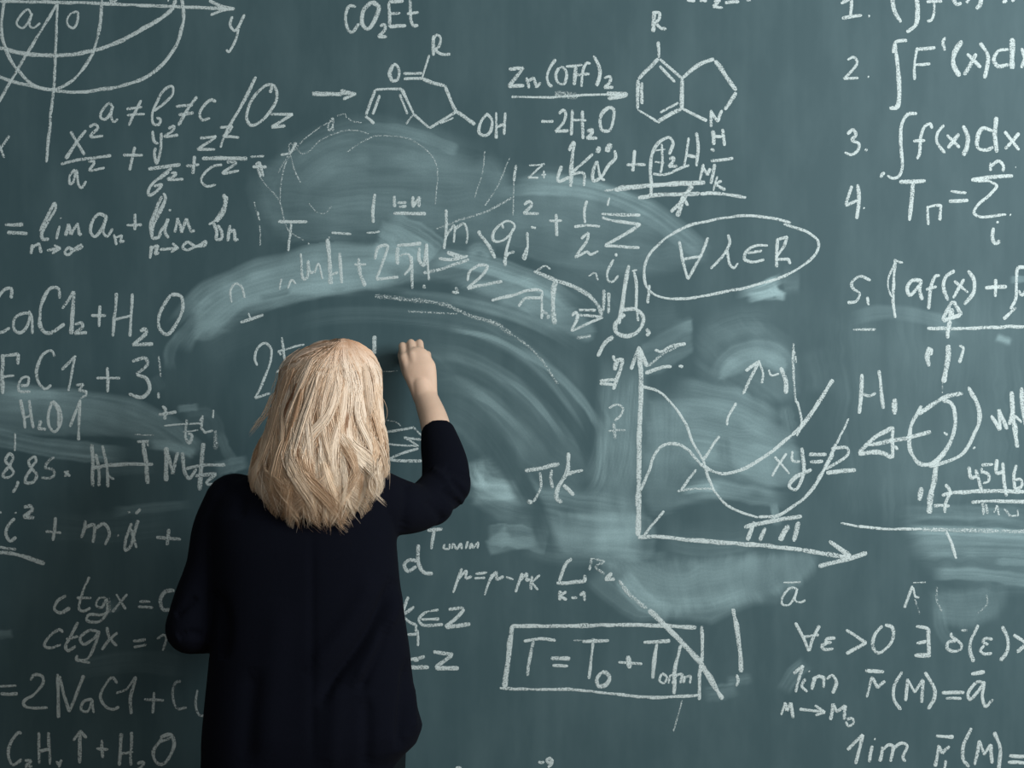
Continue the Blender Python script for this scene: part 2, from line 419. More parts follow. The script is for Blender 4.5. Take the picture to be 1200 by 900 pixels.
chalk_n = [0]
def chalk_mesh(name, strokes, parent):
    """chalk lines lying on the board: thin domed ribbons"""
    V, F, E, Pr = [], [], [], []
    base = 0
    for pts, w, o, lin in strokes:
        if len(pts) == 1: pts = pts + [(pts[0][0]+.6, pts[0][1]+.3)]
        if lin:
            q = []
            for p in pts: q += [p, p]
            pts = q[1:-1]
        c = catmull(pts, 1.5)
        n = len(c)
        r = np.random.default_rng(int(chalk_n[0]*31+n)); chalk_n[0] += 1
        k = max(3, n//6)
        jit = lambda a: np.interp(np.linspace(0, 1, n), np.linspace(0, 1, k), r.normal(0, a, k))
        c = c + np.stack([jit(.28), jit(.28)], 1)
        t = np.gradient(c, axis=0); t /= np.maximum(np.linalg.norm(t, axis=1), 1e-6)[:, None]
        nrm = np.stack([-t[:, 1], t[:, 0]], 1)
        hw = w*.5*.97*(1 + jit(.13))
        L = np.concatenate([[0], np.cumsum(np.linalg.norm(np.diff(c, axis=0), axis=1))])
        endd = np.minimum(L, L[-1]-L)
        hw = hw*np.clip(.55+endd/(w*.9+1e-6), 0, 1)
        pr = np.clip(o*(1 + jit(.10)), 0, 1.15)
        lift = .00012 + (chalk_n[0] % 9)*.00004
        for a, dy in ((-1, 0), (-.5, .00028), (0, .0004), (.5, .00028), (1, 0)):
            p = c + nrm*(hw*a)[:, None]
            V.append(np.stack([(p[:, 0]-600)/PPM, np.full(n, -(lift+dy)), CAM_Z+(450-p[:, 1])/PPM], 1))
            E.append(np.full(n, a)); Pr.append(pr)
        for j in range(4):
            i = np.arange(n-1)
            a0 = base + j*n + i; b0 = base + (j+1)*n + i
            F.append(np.stack([a0, a0+1, b0+1, b0], 1))
        base += 5*n
    V = np.concatenate(V); F = np.concatenate(F)
    me = mesh_np(name, V, F)
    for nm, arr in (('edge', E), ('press', Pr)):
        at = me.attributes.new(nm, 'FLOAT', 'POINT'); at.data.foreach_set('value', np.concatenate(arr).astype(np.float32))
    return link(name, me, M_CHALK, parent)
# ---------------------------------------------------------------- chalk writing (traced strokes)
# each stroke: "w<width> o<pressure> L x y x y ..." in a frame that starts at (ox, oy) with 1/scale px units
def writing(name, label, ox, oy, data, scale=5.0):
    part = None; group = []; subs = []
    cur = ('', group); subs.append(cur)
    for s in data.split(';'):
        t = s.split()
        if not t: continue
        if t[0][0] == '@':
            cur = (t[0][1:], []); subs.append(cur); t = t[1:]
            if not t: continue
        w, o, lin = 17.0, 1.0, False; k = 0
        while not (t[k][0].isdigit() or t[k][0] == '-'):
            c = t[k]
            if c[0] == 'w': w = float(c[1:])
            elif c[0] == 'o': o = float(c[1:])
            elif c == 'L': lin = True
            k += 1
        n = [float(v) for v in t[k:]]
        pts = [(ox + n[i]/scale, oy + n[i+1]/scale) for i in range(0, len(n)-1, 2)]
        cur[1].append((pts, w/scale, o, lin))
    main = chalk_mesh(name, [s for s in subs[0][1]], board) if subs[0][1] else None
    if main is None:
        main = chalk_mesh(name, subs[1][1], board); rest = subs[2:]
    else: rest = subs[1:]
    main['label'] = label
    for nm, ss in rest:
        chalk_mesh(nm, ss, main)
    return main

writing('chalk_drawing', 'chalk circle, ellipse and arc drawn over crossed coordinate axes', 0, 0, '''
@axis w20 0 8 400 14 900 34 1375 52; w17 1225 5 1300 38 1370 52; w17 1235 87 1310 62 1370 52;
w18 338 0 328 250 310 560 285 800 272 952; w18 L 340 15 90 430 -10 605; w20 55 795 5 870 -30 920; w18 -10 840 5 870 25 925;
@curve w20 28 -5 12 100 15 220 45 320 110 420 200 500 310 525 400 490 490 400 550 290 585 150 597 -5;
w21 -20 445 60 475 200 505 330 532 440 540 560 530 720 500 850 455 950 380 1030 270 1065 170 1078 100 1065 -5;
w25 -20 278 40 290 150 315 330 325 480 310 600 280 720 235 850 160 960 95 1010 50 1030 -5;
@letter w14 185 85 165 55 120 90 100 140 130 165 165 130 185 80 170 145 195 165 235 130;
w14 420 75 455 70 455 110 430 165 400 150 395 110 420 75; 640 0 660 10 685 0; w22 980 5 990 5;
w15 1360 95 1350 150 1375 180 1400 150 1430 90 1400 160 1380 240 1340 305 1325 290''')
writing('chalk_formula', 'chalk writing that a is not b is not c', 0, 0, '''
660 625 640 605 600 650 590 690 615 700 645 670 660 622 650 680 665 715 690 695;
740 640 835 628; 745 675 850 668; 825 585 790 660 755 735;
900 650 960 610 1010 550 1010 505 970 520 920 600 890 680 900 725 930 730 940 700 915 690;
w20 1030 625 1130 615; w20 1045 675 1135 660; w19 1155 565 1100 640 1045 735;
1265 598 1240 585 1195 620 1170 670 1185 702 1230 690''')
writing('chalk_letters', 'slanted chalk stroke and O with a small z', 180, 0, '''
w19 600 450 540 570 440 750; w19 680 545 700 500 720 530 720 580 690 640 630 710 570 735 545 700 555 630 600 550 660 500 700 495;
w19 L 680 670 815 670 690 745 770 735''')
writing('chalk_formula', 'chalk sum of three fractions with squares', 0, 160, '''
w20 415 -30 450 30 495 108; w20 505 -35 450 30 385 130; 525 -55 560 -70 575 -50 530 0 605 -5;
w20 355 160 500 130 650 112; 440 190 410 230 408 275 430 265 450 200 460 280 480 300 505 262; 515 150 550 145 550 160 525 195 615 182;
720 110 835 112; 790 60 775 130 760 200;
895 -35 905 30 930 45; 945 -20 940 90 918 155 905 100 910 65; 985 -50 1020 -60 1015 -35 965 0 1045 -10;
w24 870 190 960 178 1060 165; 1005 185 960 220 900 270 870 320 875 345 920 320 945 285 900 292; 990 205 930 250; 1000 215 1030 215 1025 230 985 250 1075 250;
w20 1090 170 1165 165; w20 1140 115 1130 220;
L 1175 10 1268 0 1160 75 1260 75; L 1290 -55 1360 -60 1345 -30 1310 0 1400 5; 1340 -60 1310 10 1292 65;
w24 1185 128 1450 128; w18 1465 118 1545 115; 1300 165 1250 175 1200 215 1180 255 1210 290 1265 280; 1330 150 1385 155 1360 175 1305 215 1400 200''')
writing('chalk_scribble', 'small chalk arrow and tick beside the fractions', 200, 160, '''
L 525 235 505 160 520 152 545 235; 480 175 562 178; w9 o.42 520 235 640 380; w20 735 35 715 75 690 105; w16 645 107 690 100; w10 o.38 690 105 630 215''')
writing('chalk_formula', 'chalk equation of two limits joined by a plus', 0, 160, '''
w21 30 515 135 515; w21 40 563 165 567;
w20 320 385 325 420 280 500 245 570 250 600 285 600; w18 320 385 290 440 250 520 235 560;
w20 350 520 330 600; w20 355 475 356 481; w19 L 385 580 400 512 415 570 455 508 465 575 480 570;
w19 625 470 580 455 540 500 530 560 555 585 600 530 625 470 605 560 625 585 660 540; L 670 575 682 635; L 674 592 715 578 705 618 732 612;
w18 740 520 830 515; w18 790 455 790 550;
w22 960 330 970 360 930 450 895 530 895 595 930 590 940 555; w20 950 350 915 430 885 510 890 590; w19 985 480 965 560 990 595; w19 940 560 988 482; w18 992 428 998 434;
w20 L 1025 565 1040 475 1065 565 1090 480 1120 555 1140 548;
w24 1310 340 1322 380 1292 450 1262 500; w22 1325 350 1310 440 1270 500; w20 1250 500 1270 560 1268 602 1298 600 1302 560 1278 520; w14 1225 515 1290 468;
w19 L 1350 520 1335 615; w19 L 1342 562 1370 548 1375 608 1398 602;
w19 L 182 690 190 632; w18 L 188 650 228 627 240 682; 275 668 350 655; L 315 635 352 655 305 688; w17 430 662 400 650 380 680 400 692 440 655 475 632 480 645 440 668 405 658;
w19 L 880 715 888 638; w18 L 887 655 922 640 910 690 935 680; 935 662 1045 652; L 1010 625 1045 655 1003 677; 1070 640 1100 618 1150 645 1205 615 1200 640 1150 645 1100 662 1070 652 1075 632''')
writing('chalk_formula', 'chalk formula CaCl2 + H2O', 0, 330, '''
w19 65 100 70 45 30 45 -20 110 -50 200 -40 280 0 300 60 270; w18 180 185 130 185 85 220 85 280 120 300 160 260 180 185; w18 170 170 185 200 190 305;
w20 350 100 340 40 300 35 255 100 235 180 245 280 290 300 380 250; w16 365 160 430 55; w26 432 55 420 305;
w18 440 250 480 240 485 260 440 305 440 305 510 300; 535 200 620 200; 585 140 580 265; w20 685 65 660 320; w20 775 70 762 322; w20 675 220 770 200;
w22 820 290 850 280 855 300 780 370 780 370 895 365; w21 1000 75 1060 85 1070 150 1040 240 980 310 935 280 935 190 1000 75''')
writing('chalk_formula', 'chalk formula FeCl3 + 3 half rubbed out', 0, 330, '''
w24 15 425 15 660; w20 L 15 435 105 425 105 485; w20 15 560 85 550; 120 610 160 605 165 560 130 565 108 610 115 640 180 645;
w18 320 440 300 405 250 430 215 520 230 600 265 630 300 605; w16 L 360 520 440 435 400 640;
w16 o.8 L 445 605 490 600 460 635 505 640 505 665 470 685; 565 565 705 565; w19 630 500 632 650;
w20 o.85 775 470 850 450 865 480 800 545; w20 800 545 860 570 875 630 830 680 755 655; w14 o.6 930 435 942 560; 930 650 932 685''')
writing('chalk_formula', 'chalk H2O 1 inside a pale eraser smear', 0, 330, '''
w18 120 690 150 860; w18 170 695 195 860; 140 800 185 780; L 225 815 240 820 225 862 270 865; w18 305 700 285 780 290 850 320 880 360 810 350 750 310 700; 310 700 340 760 340 850;
w17 470 690 440 780 410 850; w18 468 690 460 930''')
writing('chalk_formula', 'chalk 8,85 with a small cross', 0, 460, '''
w19 60 430 30 400 60 360 80 380 60 430 80 470 40 500 15 490 30 460 60 430; w20 110 520 100 550 75 585;
w19 178 440 170 400 205 375 210 400 185 440 215 480 200 520 150 530 150 500 185 445;
o.7 320 382 290 395 265 440 310 450 320 480 290 500 245 498; 375 460 412 490; 402 458 380 492; w12 88 240 88 340''')
writing('chalk_formula', 'thick crossed out chalk capitals H and M with a long bar', 120, 440, '''
w22 -60 400 -57 650; w18 -40 460 -23 540 -22 650; w20 0 410 25 520 32 655; w22 -50 542 40 525 300 520; w18 30 580 70 610;
w20 205 388 270 388; w26 240 392 258 520 268 635; w28 375 420 375 620; w22 L 380 440 412 575 438 450; w24 470 450 480 560 510 605 552 545;
w26 592 395 578 520 570 672; w22 490 545 600 525 722 525; w22 545 590 668 574; w20 665 578 610 630 620 640 720 625''')
writing('chalk_scribble', 'faint rubbed chalk scribble of crosses above the jacket shoulder', 120, 440, '''
w18 330 228 432 215; w18 350 180 370 195 365 262; w12 360 292 580 280; w16 495 255 490 370 510 395 525 350 500 340; w10 475 330 560 320;
w14 L 570 268 590 235 580 310 600 335 650 320; w12 650 200 648 250; w28 o.45 662 320 664 430; w12 o.6 265 375 265 420; w10 o.5 190 348 300 350''')
writing('chalk_formula', 'chalk i squared + m times x with two dots', 0, 580, '''
w18 0 95 5 108; w22 90 100 92 108; w22 88 138 50 180 35 230 60 270 95 245; w25 140 70 180 65 190 85 140 130 140 130 205 132;
w18 265 215 360 222; w18 325 130 310 270; w21 500 150 495 190 475 250; w20 495 188 545 175 555 190 545 280; w20 555 195 610 170 640 220 615 295; w26 688 240 694 240;
w20 770 165 735 270 735 325 762 305 808 150; w18 765 200 798 310; w20 752 102 758 98; w22 825 82 795 110; w20 915 250 1060 260; w20 990 200 980 295;
w18 -5 305 95 320; w24 -5 335 100 350 260 400''')
writing('chalk_formula', 'upper of two chalk lines reading ctgx =', 0, 580, '''
w19 390 590 340 620 318 670 350 690 412 660; 525 480 480 580 465 670 490 680 530 660; 450 605 535 605;
620 600 580 610 565 650 600 660 625 610 625 690 580 740 510 735 520 705 600 700 640 680; 680 580 735 670; 745 580 660 685; w22 o.35 640 600 640 690;
815 625 880 625; 810 655 895 660; w24 1022 560 965 570 940 620 960 670 1012 668''')
writing('chalk_formula', 'lower of two chalk lines reading ctgx =', 0, 720, '''
w20 370 105 350 90 290 130 260 180 290 195 360 178; w19 460 45 420 120 385 190 400 210 445 185; 385 145 460 130;
w19 575 95 520 95 470 140 490 175 550 140 580 98 550 190 510 260 450 268 450 238; 450 265 530 285; w20 625 75 640 130 685 185; w19 690 105 640 150 595 208;
w20 780 155 855 145; w20 785 190 860 180; w18 920 145 960 120 972 138 955 212''')
writing('chalk_formula', 'chalk formula = 2NaCl + CO', 0, 720, '''
0 420 95 418; w19 5 465 105 465; w19 180 385 200 355 245 360 255 400 200 470 140 510 150 540 280 545; w21 340 350 342 605; w20 345 360 405 570; w20 405 570 490 355;
540 495 490 510 475 560 510 570 540 500; 540 495 548 578; w18 685 405 660 370 620 410 590 480 620 540 660 555 700 540; w17 L 680 460 740 440 798 365; w19 798 365 765 490 770 582;
845 500 960 505; w16 905 455 895 580; w18 o.75 1060 392 1030 400 1010 470 1040 550 1095 545; o.8 1160 440 1145 530 1165 585 1230 590''')
writing('chalk_formula', 'chalk formula C2H4 with an upward arrow + H2O', 0, 720, '''
w19 125 700 110 690 65 750 50 820 75 880 130 850; w21 145 855 180 860 150 890 150 890 190 890; w19 228 690 230 875; w19 285 690 292 880; w18 230 800 300 790;
w18 L 330 858 342 878 360 870; 360 850 342 895; w21 470 690 465 870; w19 L 430 740 473 685 505 725; w19 565 785 635 792; w19 598 735 600 840;
w20 710 695 700 885; w20 770 690 768 885; 700 820 780 802; w18 805 870 840 865 830 890 805 905; w21 940 720 1000 705 1020 760 990 840 940 880 905 850 905 790 950 730; w16 1000 720 930 750''')
writing('chalk_formula', 'chalk letters CO2Et at the top edge', 340, 0, '''
w19 385 40 350 35 325 90 335 170 360 190 405 140; w26 480 10 430 60 425 140 455 168 500 110 518 40 480 10; w19 525 155 550 145 555 170 515 215 515 215 565 212;
w22 580 10 585 160; w19 580 10 665 5; 585 80 645 78; w20 580 157 680 148; w19 705 -5 710 120 725 150 750 148; 685 82 755 72''')
writing('chalk_molecule', 'chalk open chain molecule with R, O and OH', 340, 0, '''
@bond w15 812 325 775 455; w17 665 432 775 428; w18 665 462 775 460; w26 775 460 830 485 905 500; w22 L 905 500 972 655; w18 L 975 655 815 750; w12 955 690 880 725; w22 975 655 1085 730; w17 L 815 750 720 665;
500 525 655 520; w18 500 525 445 675; 525 555 485 672; w22 655 520 720 665; w16 640 550 690 670; w19 440 680 490 725; w14 o.7 720 670 680 730;
@letter w20 840 210 838 325; w18 830 235 860 205 880 220 870 270 845 290; w18 845 290 890 320 940 320; w20 605 375 585 430 600 470 630 465 640 420 625 385 605 373;
w19 1150 668 1115 720 1110 780 1140 795 1175 770 1180 700 1150 665; w18 1207 660 1208 810; w18 1260 660 1255 790; w18 1210 745 1260 725''')
writing('chalk_arrow', 'short chalk arrow before the open chain molecule', 340, 0, '''
w18 o.9 130 545 385 548; w14 130 556 300 556; w19 L 295 530 385 550 310 580''')
writing('chalk_letters', 'faint half rubbed chalk letter a under the short arrow', 340, 0, '''
w14 o.7 252 690 220 740 225 765 252 735; w14 o.7 252 690 250 768; w9 o.5 270 680 320 668 330 690; w9 o.5 340 690 365 710 420 720''')
writing('chalk_formula', 'chalk Zn(OTf)2 above a long chalk arrow', 560, 0, '''
w21 L 180 405 265 398 180 505 270 502; w20 285 455 300 518; w18 L 295 472 325 456 340 512 366 480; w19 455 345 420 400 405 450 420 495 440 505;
475 400 455 440 470 485 505 490 520 430 495 395 475 400; 515 390 612 378; w19 575 385 565 500; 662 375 640 370 615 420 605 510; 580 440 655 432; w24 680 325 710 390 715 440 695 505;
740 460 775 450 775 480 740 512 740 512 795 512; w15 195 568 440 568 640 555 870 553; w22 755 545 870 553 762 577; w10 790 560 850 556; w45 o.4 450 550 590 562''')
writing('chalk_formula', 'chalk - 2H2O below the long arrow', 560, 0, '''
370 712 445 710; w19 475 665 500 645 515 670 500 720 455 770 455 770 530 768; w20 555 645 548 795; w20 610 645 615 815; w14 550 705 635 705; w22 640 770 670 760 670 780 640 810 640 810 700 810; w21 770 625 730 660 715 720 730 765 770 765 795 700 795 640 765 625''')
writing('chalk_molecule', 'chalk two-ring molecule with R on top and NH', 700, 0, '''
@bond w22 358 245 358 340; w24 358 345 240 465; w20 237 465 235 640; w22 262 480 262 610; w14 235 640 350 715; w10 245 650 345 705; w24 350 715 495 635; w16 368 658 475 602; w24 495 635 497 460; w18 497 460 365 345; 365 385 455 482;
w22 497 460 600 375 685 345; w28 690 355 812 530; w22 812 540 745 645; w18 495 635 640 710;
@letter w26 330 65 328 185; w19 320 75 360 78 358 115 335 132; w19 340 135 375 165 405 165; w19 665 645 668 745; w19 665 650 705 715; w18 705 715 730 645; w26 680 765 682 850; w24 735 755 745 855; w21 680 800 745 800; w19 665 872 685 884''')
writing('chalk_formula', 'chalk sign crossed with an arrow over two heavy lines', 720, 130, '''
w19 70 315 185 315; w19 118 230 108 355; w20 212 500 215 430 210 330 225 240 270 175 320 155 345 190 320 255; w18 225 370 290 375 380 340 438 318; w14 280 190 280 280 270 365; w10 225 235 300 225; w12 o.7 235 300 295 305;
320 285 345 275 345 295 320 325 320 325 370 325; w18 435 155 410 325; w20 480 125 490 220 480 325; w18 420 260 490 270;
w30 0 460 180 440 400 425 535 420; w26 o.9 140 512 230 495 380 488 500 485; w20 500 485 620 485 770 508; w18 o.6 -60 468 10 458;
w28 455 440 400 530 370 620; w22 330 590 385 540 400 500; w16 400 500 430 555; w18 520 310 500 400; w18 L 520 330 545 375 560 335; w20 590 310 565 425; w14 605 385 580 470; w18 630 410 595 430 650 462; w20 565 292 698 278''')
writing('chalk_formula', 'thick chalk K with an alpha under two dots', 580, 140, '''
w24 465 130 447 300 445 395; w20 435 185 460 125; w20 575 200 440 320; w18 440 325 520 315 522 390; w22 390 270 370 360 440 338; w32 612 158 600 195; w32 680 140 655 192;
w20 600 245 575 300 580 360 610 350 660 280 705 220 700 180; w18 600 245 620 340 648 355''')
writing('chalk_letters', 'thin chalk stroke and z beside the thick K', 580, 140, '''
w16 o.9 125 265 110 360; w12 L 200 270 290 262 195 342 255 340; w11 285 300 285 345; w11 272 325 300 325; w10 o.5 110 360 105 560''')
writing('chalk_formula', 'chalk m, q and j squared + one half of a sum sign', 560, 220, '''
w17 -185 130 -185 230 -200 360; w15 -195 300 -140 220 -135 240 -140 320; w15 -135 240 -80 210 -60 280 -68 330; w24 5 250 8 272; w15 150 240 145 210 180 195 215 220 190 270 140 310 95 310 90 270 130 215 165 195; 205 240 165 380 160 460; w14 150 440 175 390 215 375;
w19 270 100 300 80 315 100 270 150 270 150 360 152; 292 260 290 370 275 420 265 410 290 350; w18 310 232 340 235; w18 415 195 495 192; w18 460 155 460 285;
640 75 625 130 630 205; w18 565 230 640 222 715 225; 605 300 645 265 640 310 575 405 640 375 660 390 705 370; w20 725 155 955 162; w18 725 172 800 195 955 215; w18 955 215 850 280 745 335; w20 745 342 850 345 945 352; w16 770 55 762 105;
w19 808 385 812 402; w18 795 420 760 490 765 545 790 550 820 515; w16 o.85 650 520 685 500 705 545; w14 o.8 345 490 390 460 425 480; w20 5 265 60 330 100 415''')
writing('chalk_letters', 'thick looped chalk letter d beside the oval', 560, 220, '''
w24 888 455 865 560 845 680 825 800; w20 915 490 930 560 928 705; w10 905 490 935 480; w24 840 715 920 710 970 760 940 840 870 870 810 845 810 790 860 740; w18 930 720 945 780; w26 990 825 1002 850 988 868;
w20 o.8 740 600 735 720; w20 o.8 768 615 765 738; w24 700 990 745 910 795 875''')
writing('chalk_arrow', 'big curved chalk arrow with crossed stem in the rubbed patch', 560, 220, '''
w22 o.8 330 490 450 540 580 590 660 640 715 710 722 755; w17 550 840 640 800 735 758; 590 745 722 757; 590 717 690 717; 550 750 572 730 585 760 545 840; w28 o.85 455 535 440 650 448 800;
w18 80 660 200 630 300 600 375 605 370 640 280 650 240 695; w14 375 620 375 770; w22 o.6 370 720 410 740 410 770; w20 o.6 580 880 660 870''')
writing('chalk_formula', 'small underlined chalk l = n', 400, 200, '''
w20 312 145 312 212; 330 190 385 185; 340 212 383 208; w20 420 150 420 215; 422 210 452 160; w20 455 150 455 215; w20 305 250 495 252; w18 196 135 185 250 188 305; w22 190 200 182 255; w14 150 365 225 358''')
writing('chalk_formula', 'chalk 25 and q with overdrawn lines inside the bright smear', 400, 200, '''
w17 195 520 215 450 270 440 260 490 205 635; w16 205 635 335 625; w22 330 550 330 450; w18 330 440 470 425; w16 335 500 390 490 410 560 370 612; w18 410 500 415 692; w20 460 450 455 520 480 555 495 500 500 430; w16 500 430 512 640;
w14 o.9 75 548 145 548; w22 o.9 100 515 115 610 140 675; w18 800 555 855 560 830 610 740 690; w20 740 690 850 665 945 650; w16 800 555 750 590 740 645;
w26 o.9 620 480 720 510; w20 570 515 640 520 740 500; w20 o.8 480 600 620 565 750 520; w24 o.6 670 680 680 710; w14 650 712 690 715; w22 o.6 480 670 490 690''')
writing('chalk_letters', 'chalk T with a short bar at its side', 200, 160, '''
w18 630 498 800 500; w14 707 505 700 570 688 670; w16 940 563 1058 572; w13 808 622 809 632; w10 o.5 490 380 500 440; w14 o.7 510 438 520 500; w10 o.5 520 520 525 640''')
writing('chalk_letters', 'faint chalk letters inside the upper rubbed band', 240, 240, '''
w15 155 575 152 500 180 465 215 480 235 545; w18 210 692 345 642; w12 255 635 270 670; w12 450 430 438 500; w12 485 490 510 440 535 465; w15 560 285 582 435 600 425 605 330 625 400 640 388; w12 640 400 665 345 690 435;
w24 718 200 730 340 740 465; w19 790 280 802 462; w16 735 410 782 395; w14 728 190 730 195''')
writing('chalk_formula', 'thin chalk 2 and plus half hidden by the hair', 280, 380, '''
w18 125 290 110 240 130 170 185 135 225 170 220 270 160 430 115 520 115 520 220 485; w16 298 90 315 200 330 290; w16 L 295 220 275 190 380 160 460 140; w14 260 335 302 320; w26 955 80 950 212; w10 o.6 1000 330 1115 330''', 6)
writing('chalk_letters', 'chalk sum sign between the hair and the black sleeve', 440, 460, '''
w24 100 345 240 325 330 305; w18 100 450 370 470; w20 L 380 470 250 395 400 412; w24 380 490 200 545 130 585; w28 130 588 220 600 415 602; w18 o.6 330 300 405 375; w12 o.6 100 240 180 260 230 300''', 7.5)
writing('chalk_formula', 'chalk expression ringed by a big chalk oval', 740, 240, '''
@oval w17 935 105 800 75 660 65 500 85 320 130 190 205 100 300 75 380 85 470 130 520 220 550 350 545 550 510 750 465 900 415 1020 345 1090 270 1095 220 1040 165 890 112; w19 105 468 95 578;
@letter w18 280 215 300 320 330 435; w18 330 435 400 310 448 190; w18 300 318 418 300; 565 170 575 220 560 260 520 320 465 375; 560 265 575 350 600 370 625 340; w18 800 238 730 240 670 280 665 320 710 335 780 320; w18 680 285 765 270;
w19 855 195 850 365; L 855 205 910 190 895 240 845 315; w18 L 845 320 920 318 930 345''')
writing('chalk_formula', 'chalk list line 1 cut by the top edge', 960, 0, '''
w20 130 20 185 -12; w21 190 -20 185 95; w21 130 103 250 90; w28 288 94 294 96; w24 425 -30 440 60 478 132; w25 570 -50 575 60 565 150 515 190; w18 630 12 720 8; w18 670 -30 672 80 655 120 632 126; w22 785 -12 805 25 832 20; w20 862 18 882 -12; w22 950 -12 940 30 918 52; w24 1072 12 1100 5; w20 1130 12 1145 -8''')
writing('chalk_formula', 'chalk list line 2 with a tall integral of F prime', 960, 0, '''
w18 165 350 200 335 222 360 190 420 145 462 145 462 232 456; w24 285 448 291 452; w21 515 235 450 245 430 310; w24 445 250 460 400 468 560 450 625 408 632;
w20 570 285 560 380 555 470; w20 565 288 680 280; w19 560 378 652 375; w20 740 220 725 245 738 297; w29 838 240 795 310 788 380 825 448; w22 865 315 945 395; w24 920 315 850 442; w27 942 250 990 330 985 390 968 460;
w24 1110 290 1050 300 1025 350 1045 385 1110 380; w31 1130 225 1130 405; w20 1185 285 1225 400; w20 1225 290 1185 400''')
writing('chalk_formula', 'chalk list line 3 with an integral of f(x)dx', 960, 0, '''
w19 165 785 200 760 215 785 185 825; w19 185 825 230 840 225 880 190 905 150 890; w26 270 876 282 884; w21 570 668 520 670 485 720 475 800 482 900 485 980 465 1035 430 1045 398 1028; w20 358 1042 382 1010;
w20 660 755 650 725 620 740 595 800 588 900 574 932; w19 550 828 622 825; w21 730 730 695 780 690 830 735 897; w20 750 790 822 865; w22 820 785 752 870; w28 842 735 870 800 865 860 842 912;
w23 1020 770 960 750 925 810 930 870 980 880 1020 860; w27 1038 685 1030 800 1042 892; w20 1085 770 1172 880; w20 1172 780 1088 872''')
writing('chalk_formula', 'chalk list line 4 with T equal to a sum sign', 960, 170, '''
w19 190 240 155 355; w18 155 355 232 322; w21 226 228 232 320 218 432; w22 258 368 264 372; w24 470 217 625 212; w23 550 220 540 350 530 442; w19 635 355 638 466; w18 635 365 715 350; w19 715 350 705 442;
w20 770 270 862 282; w20 758 329 875 325; w18 1005 105 1003 152; w18 1005 125 1050 95 1078 120 1076 155; w16 1148 128 1153 131; w24 890 205 1000 188 1135 180; w18 890 205 1000 215 1040 240 1000 290 920 360 905 400 940 420 1098 405; w18 1118 408 1122 412;
w21 1020 485 1015 550 1030 575 1060 560; w20 1038 448 1050 456''')
writing('chalk_formula', 'chalk list line 5 with two integral bars', 960, 310, '''
w18 300 92 235 70 190 110 200 145 235 170 215 215 165 222; w19 282 190 288 238; w17 447 -30 435 110 432 220 445 312; w12 445 -10 405 80 405 130 425 190; w14 450 -20 490 -10; w22 600 95 545 95 515 140 530 180 590 118; w24 600 88 590 150 602 206;
w21 705 65 680 70 655 130 640 262; 625 145 688 130; w23 792 32 740 80 730 140 755 210; w19 790 95 872 165; w20 850 85 785 195; w22 870 32 905 90 905 160 852 232; w20 970 138 1100 130; w21 1032 85 1032 192;
w20 1205 15 1165 20 1155 100 1150 200 1120 260; w20 1150 250 1080 322; w19 1168 150 1185 180 1215 145; w15 o.7 200 382 330 380; w20 630 378 850 375 1210 363''')
writing('chalk_arrow', 'tall chalk arrow pointing up at the fifth line', 960, 310, '''
w25 780 215 720 325; w22 785 215 832 297; w25 720 330 830 297; w40 775 255 770 320; w26 766 330 752 432; w31 755 470 750 560 728 690; w27 645 485 635 540 645 597; w20 655 490 655 530; w22 820 475 845 490 820 577; w10 o.4 725 690 722 750''')
writing('chalk_letters', 'chalk H with a short stroke left of the round figure', 960, 310, '''
w22 250 640 245 760 235 875; w22 350 620 362 730 375 845; w16 255 760 290 770 332 752; w28 440 785 440 878''')
writing('chalk_drawing', 'chalk round figure on a stem with an arrow to its side', 960, 450, '''
w26 840 55 740 75 650 130 570 180; w24 600 130 560 200 535 260 530 370 560 440 600 470 660 465 740 390 790 280 795 180 770 110 725 92; w24 875 20 920 100 940 190 910 290 840 410 700 470 645 482; w26 740 400 680 470;
w31 685 470 675 560 655 640 645 760; w25 230 405 330 310 430 255; w20 430 250 430 432; w25 230 410 350 400 430 430; w25 o.9 290 360 430 330 540 310 655 280; w18 440 360 462 387; w16 730 285 752 299; w22 905 373 912 377; w30 600 605 588 685''')
writing('chalk_formula', 'chalk plus and number 4546 over a double line', 960, 450, '''
w22 670 712 762 714; w20 740 590 765 630 738 700 735 755; w23 720 655 760 640 850 632 1210 630; w22 890 692 1040 686 1210 692; w22 875 485 890 550 920 540; w22 915 500 935 570 950 622; w18 950 490 952 525; w18 950 475 1022 470; w18 955 512 990 530 990 570 958 582;
w21 1040 440 1040 520 1080 510; w21 1075 460 1085 570 1097 660; w20 1155 475 1140 550 1150 615 1185 600 1180 560 1145 562; w20 o.7 955 695 965 768; w18 o.7 975 700 987 762; w14 o.7 L 1020 752 1040 712 1055 772; w14 o.6 L 1085 730 1120 775 1165 770 1160 735''')
writing('chalk_letters', 'jagged chalk letters cut by the side edge', 960, 450, '''
w22 L 1005 185 1060 268 1050 150 1100 268; w26 1128 40 1135 200 1160 372; w22 1115 240 1132 160; w26 1185 20 1190 130 1212 250; w18 1145 185 1185 225; w30 1145 230 1150 300''')
writing('chalk_stroke', 'long level chalk stroke trailing off below the round figure', 960, 450, '''
w13 125 815 230 835 360 846; w17 230 835 360 848 600 850; w26 o.55 600 850 800 855 1210 864; w16 745 865 775 930 803 1025''')
writing('chalk_letters', 'small chalk r under a thin bar', 960, 590, '''w17 545 482 500 612; w14 525 530 548 492 565 545 590 550; w10 o.7 550 465 622 462; w12 o.35 560 560 590 650; w14 o.3 690 490 690 570 720 630; w12 o.3 980 520 985 590 930 640''')
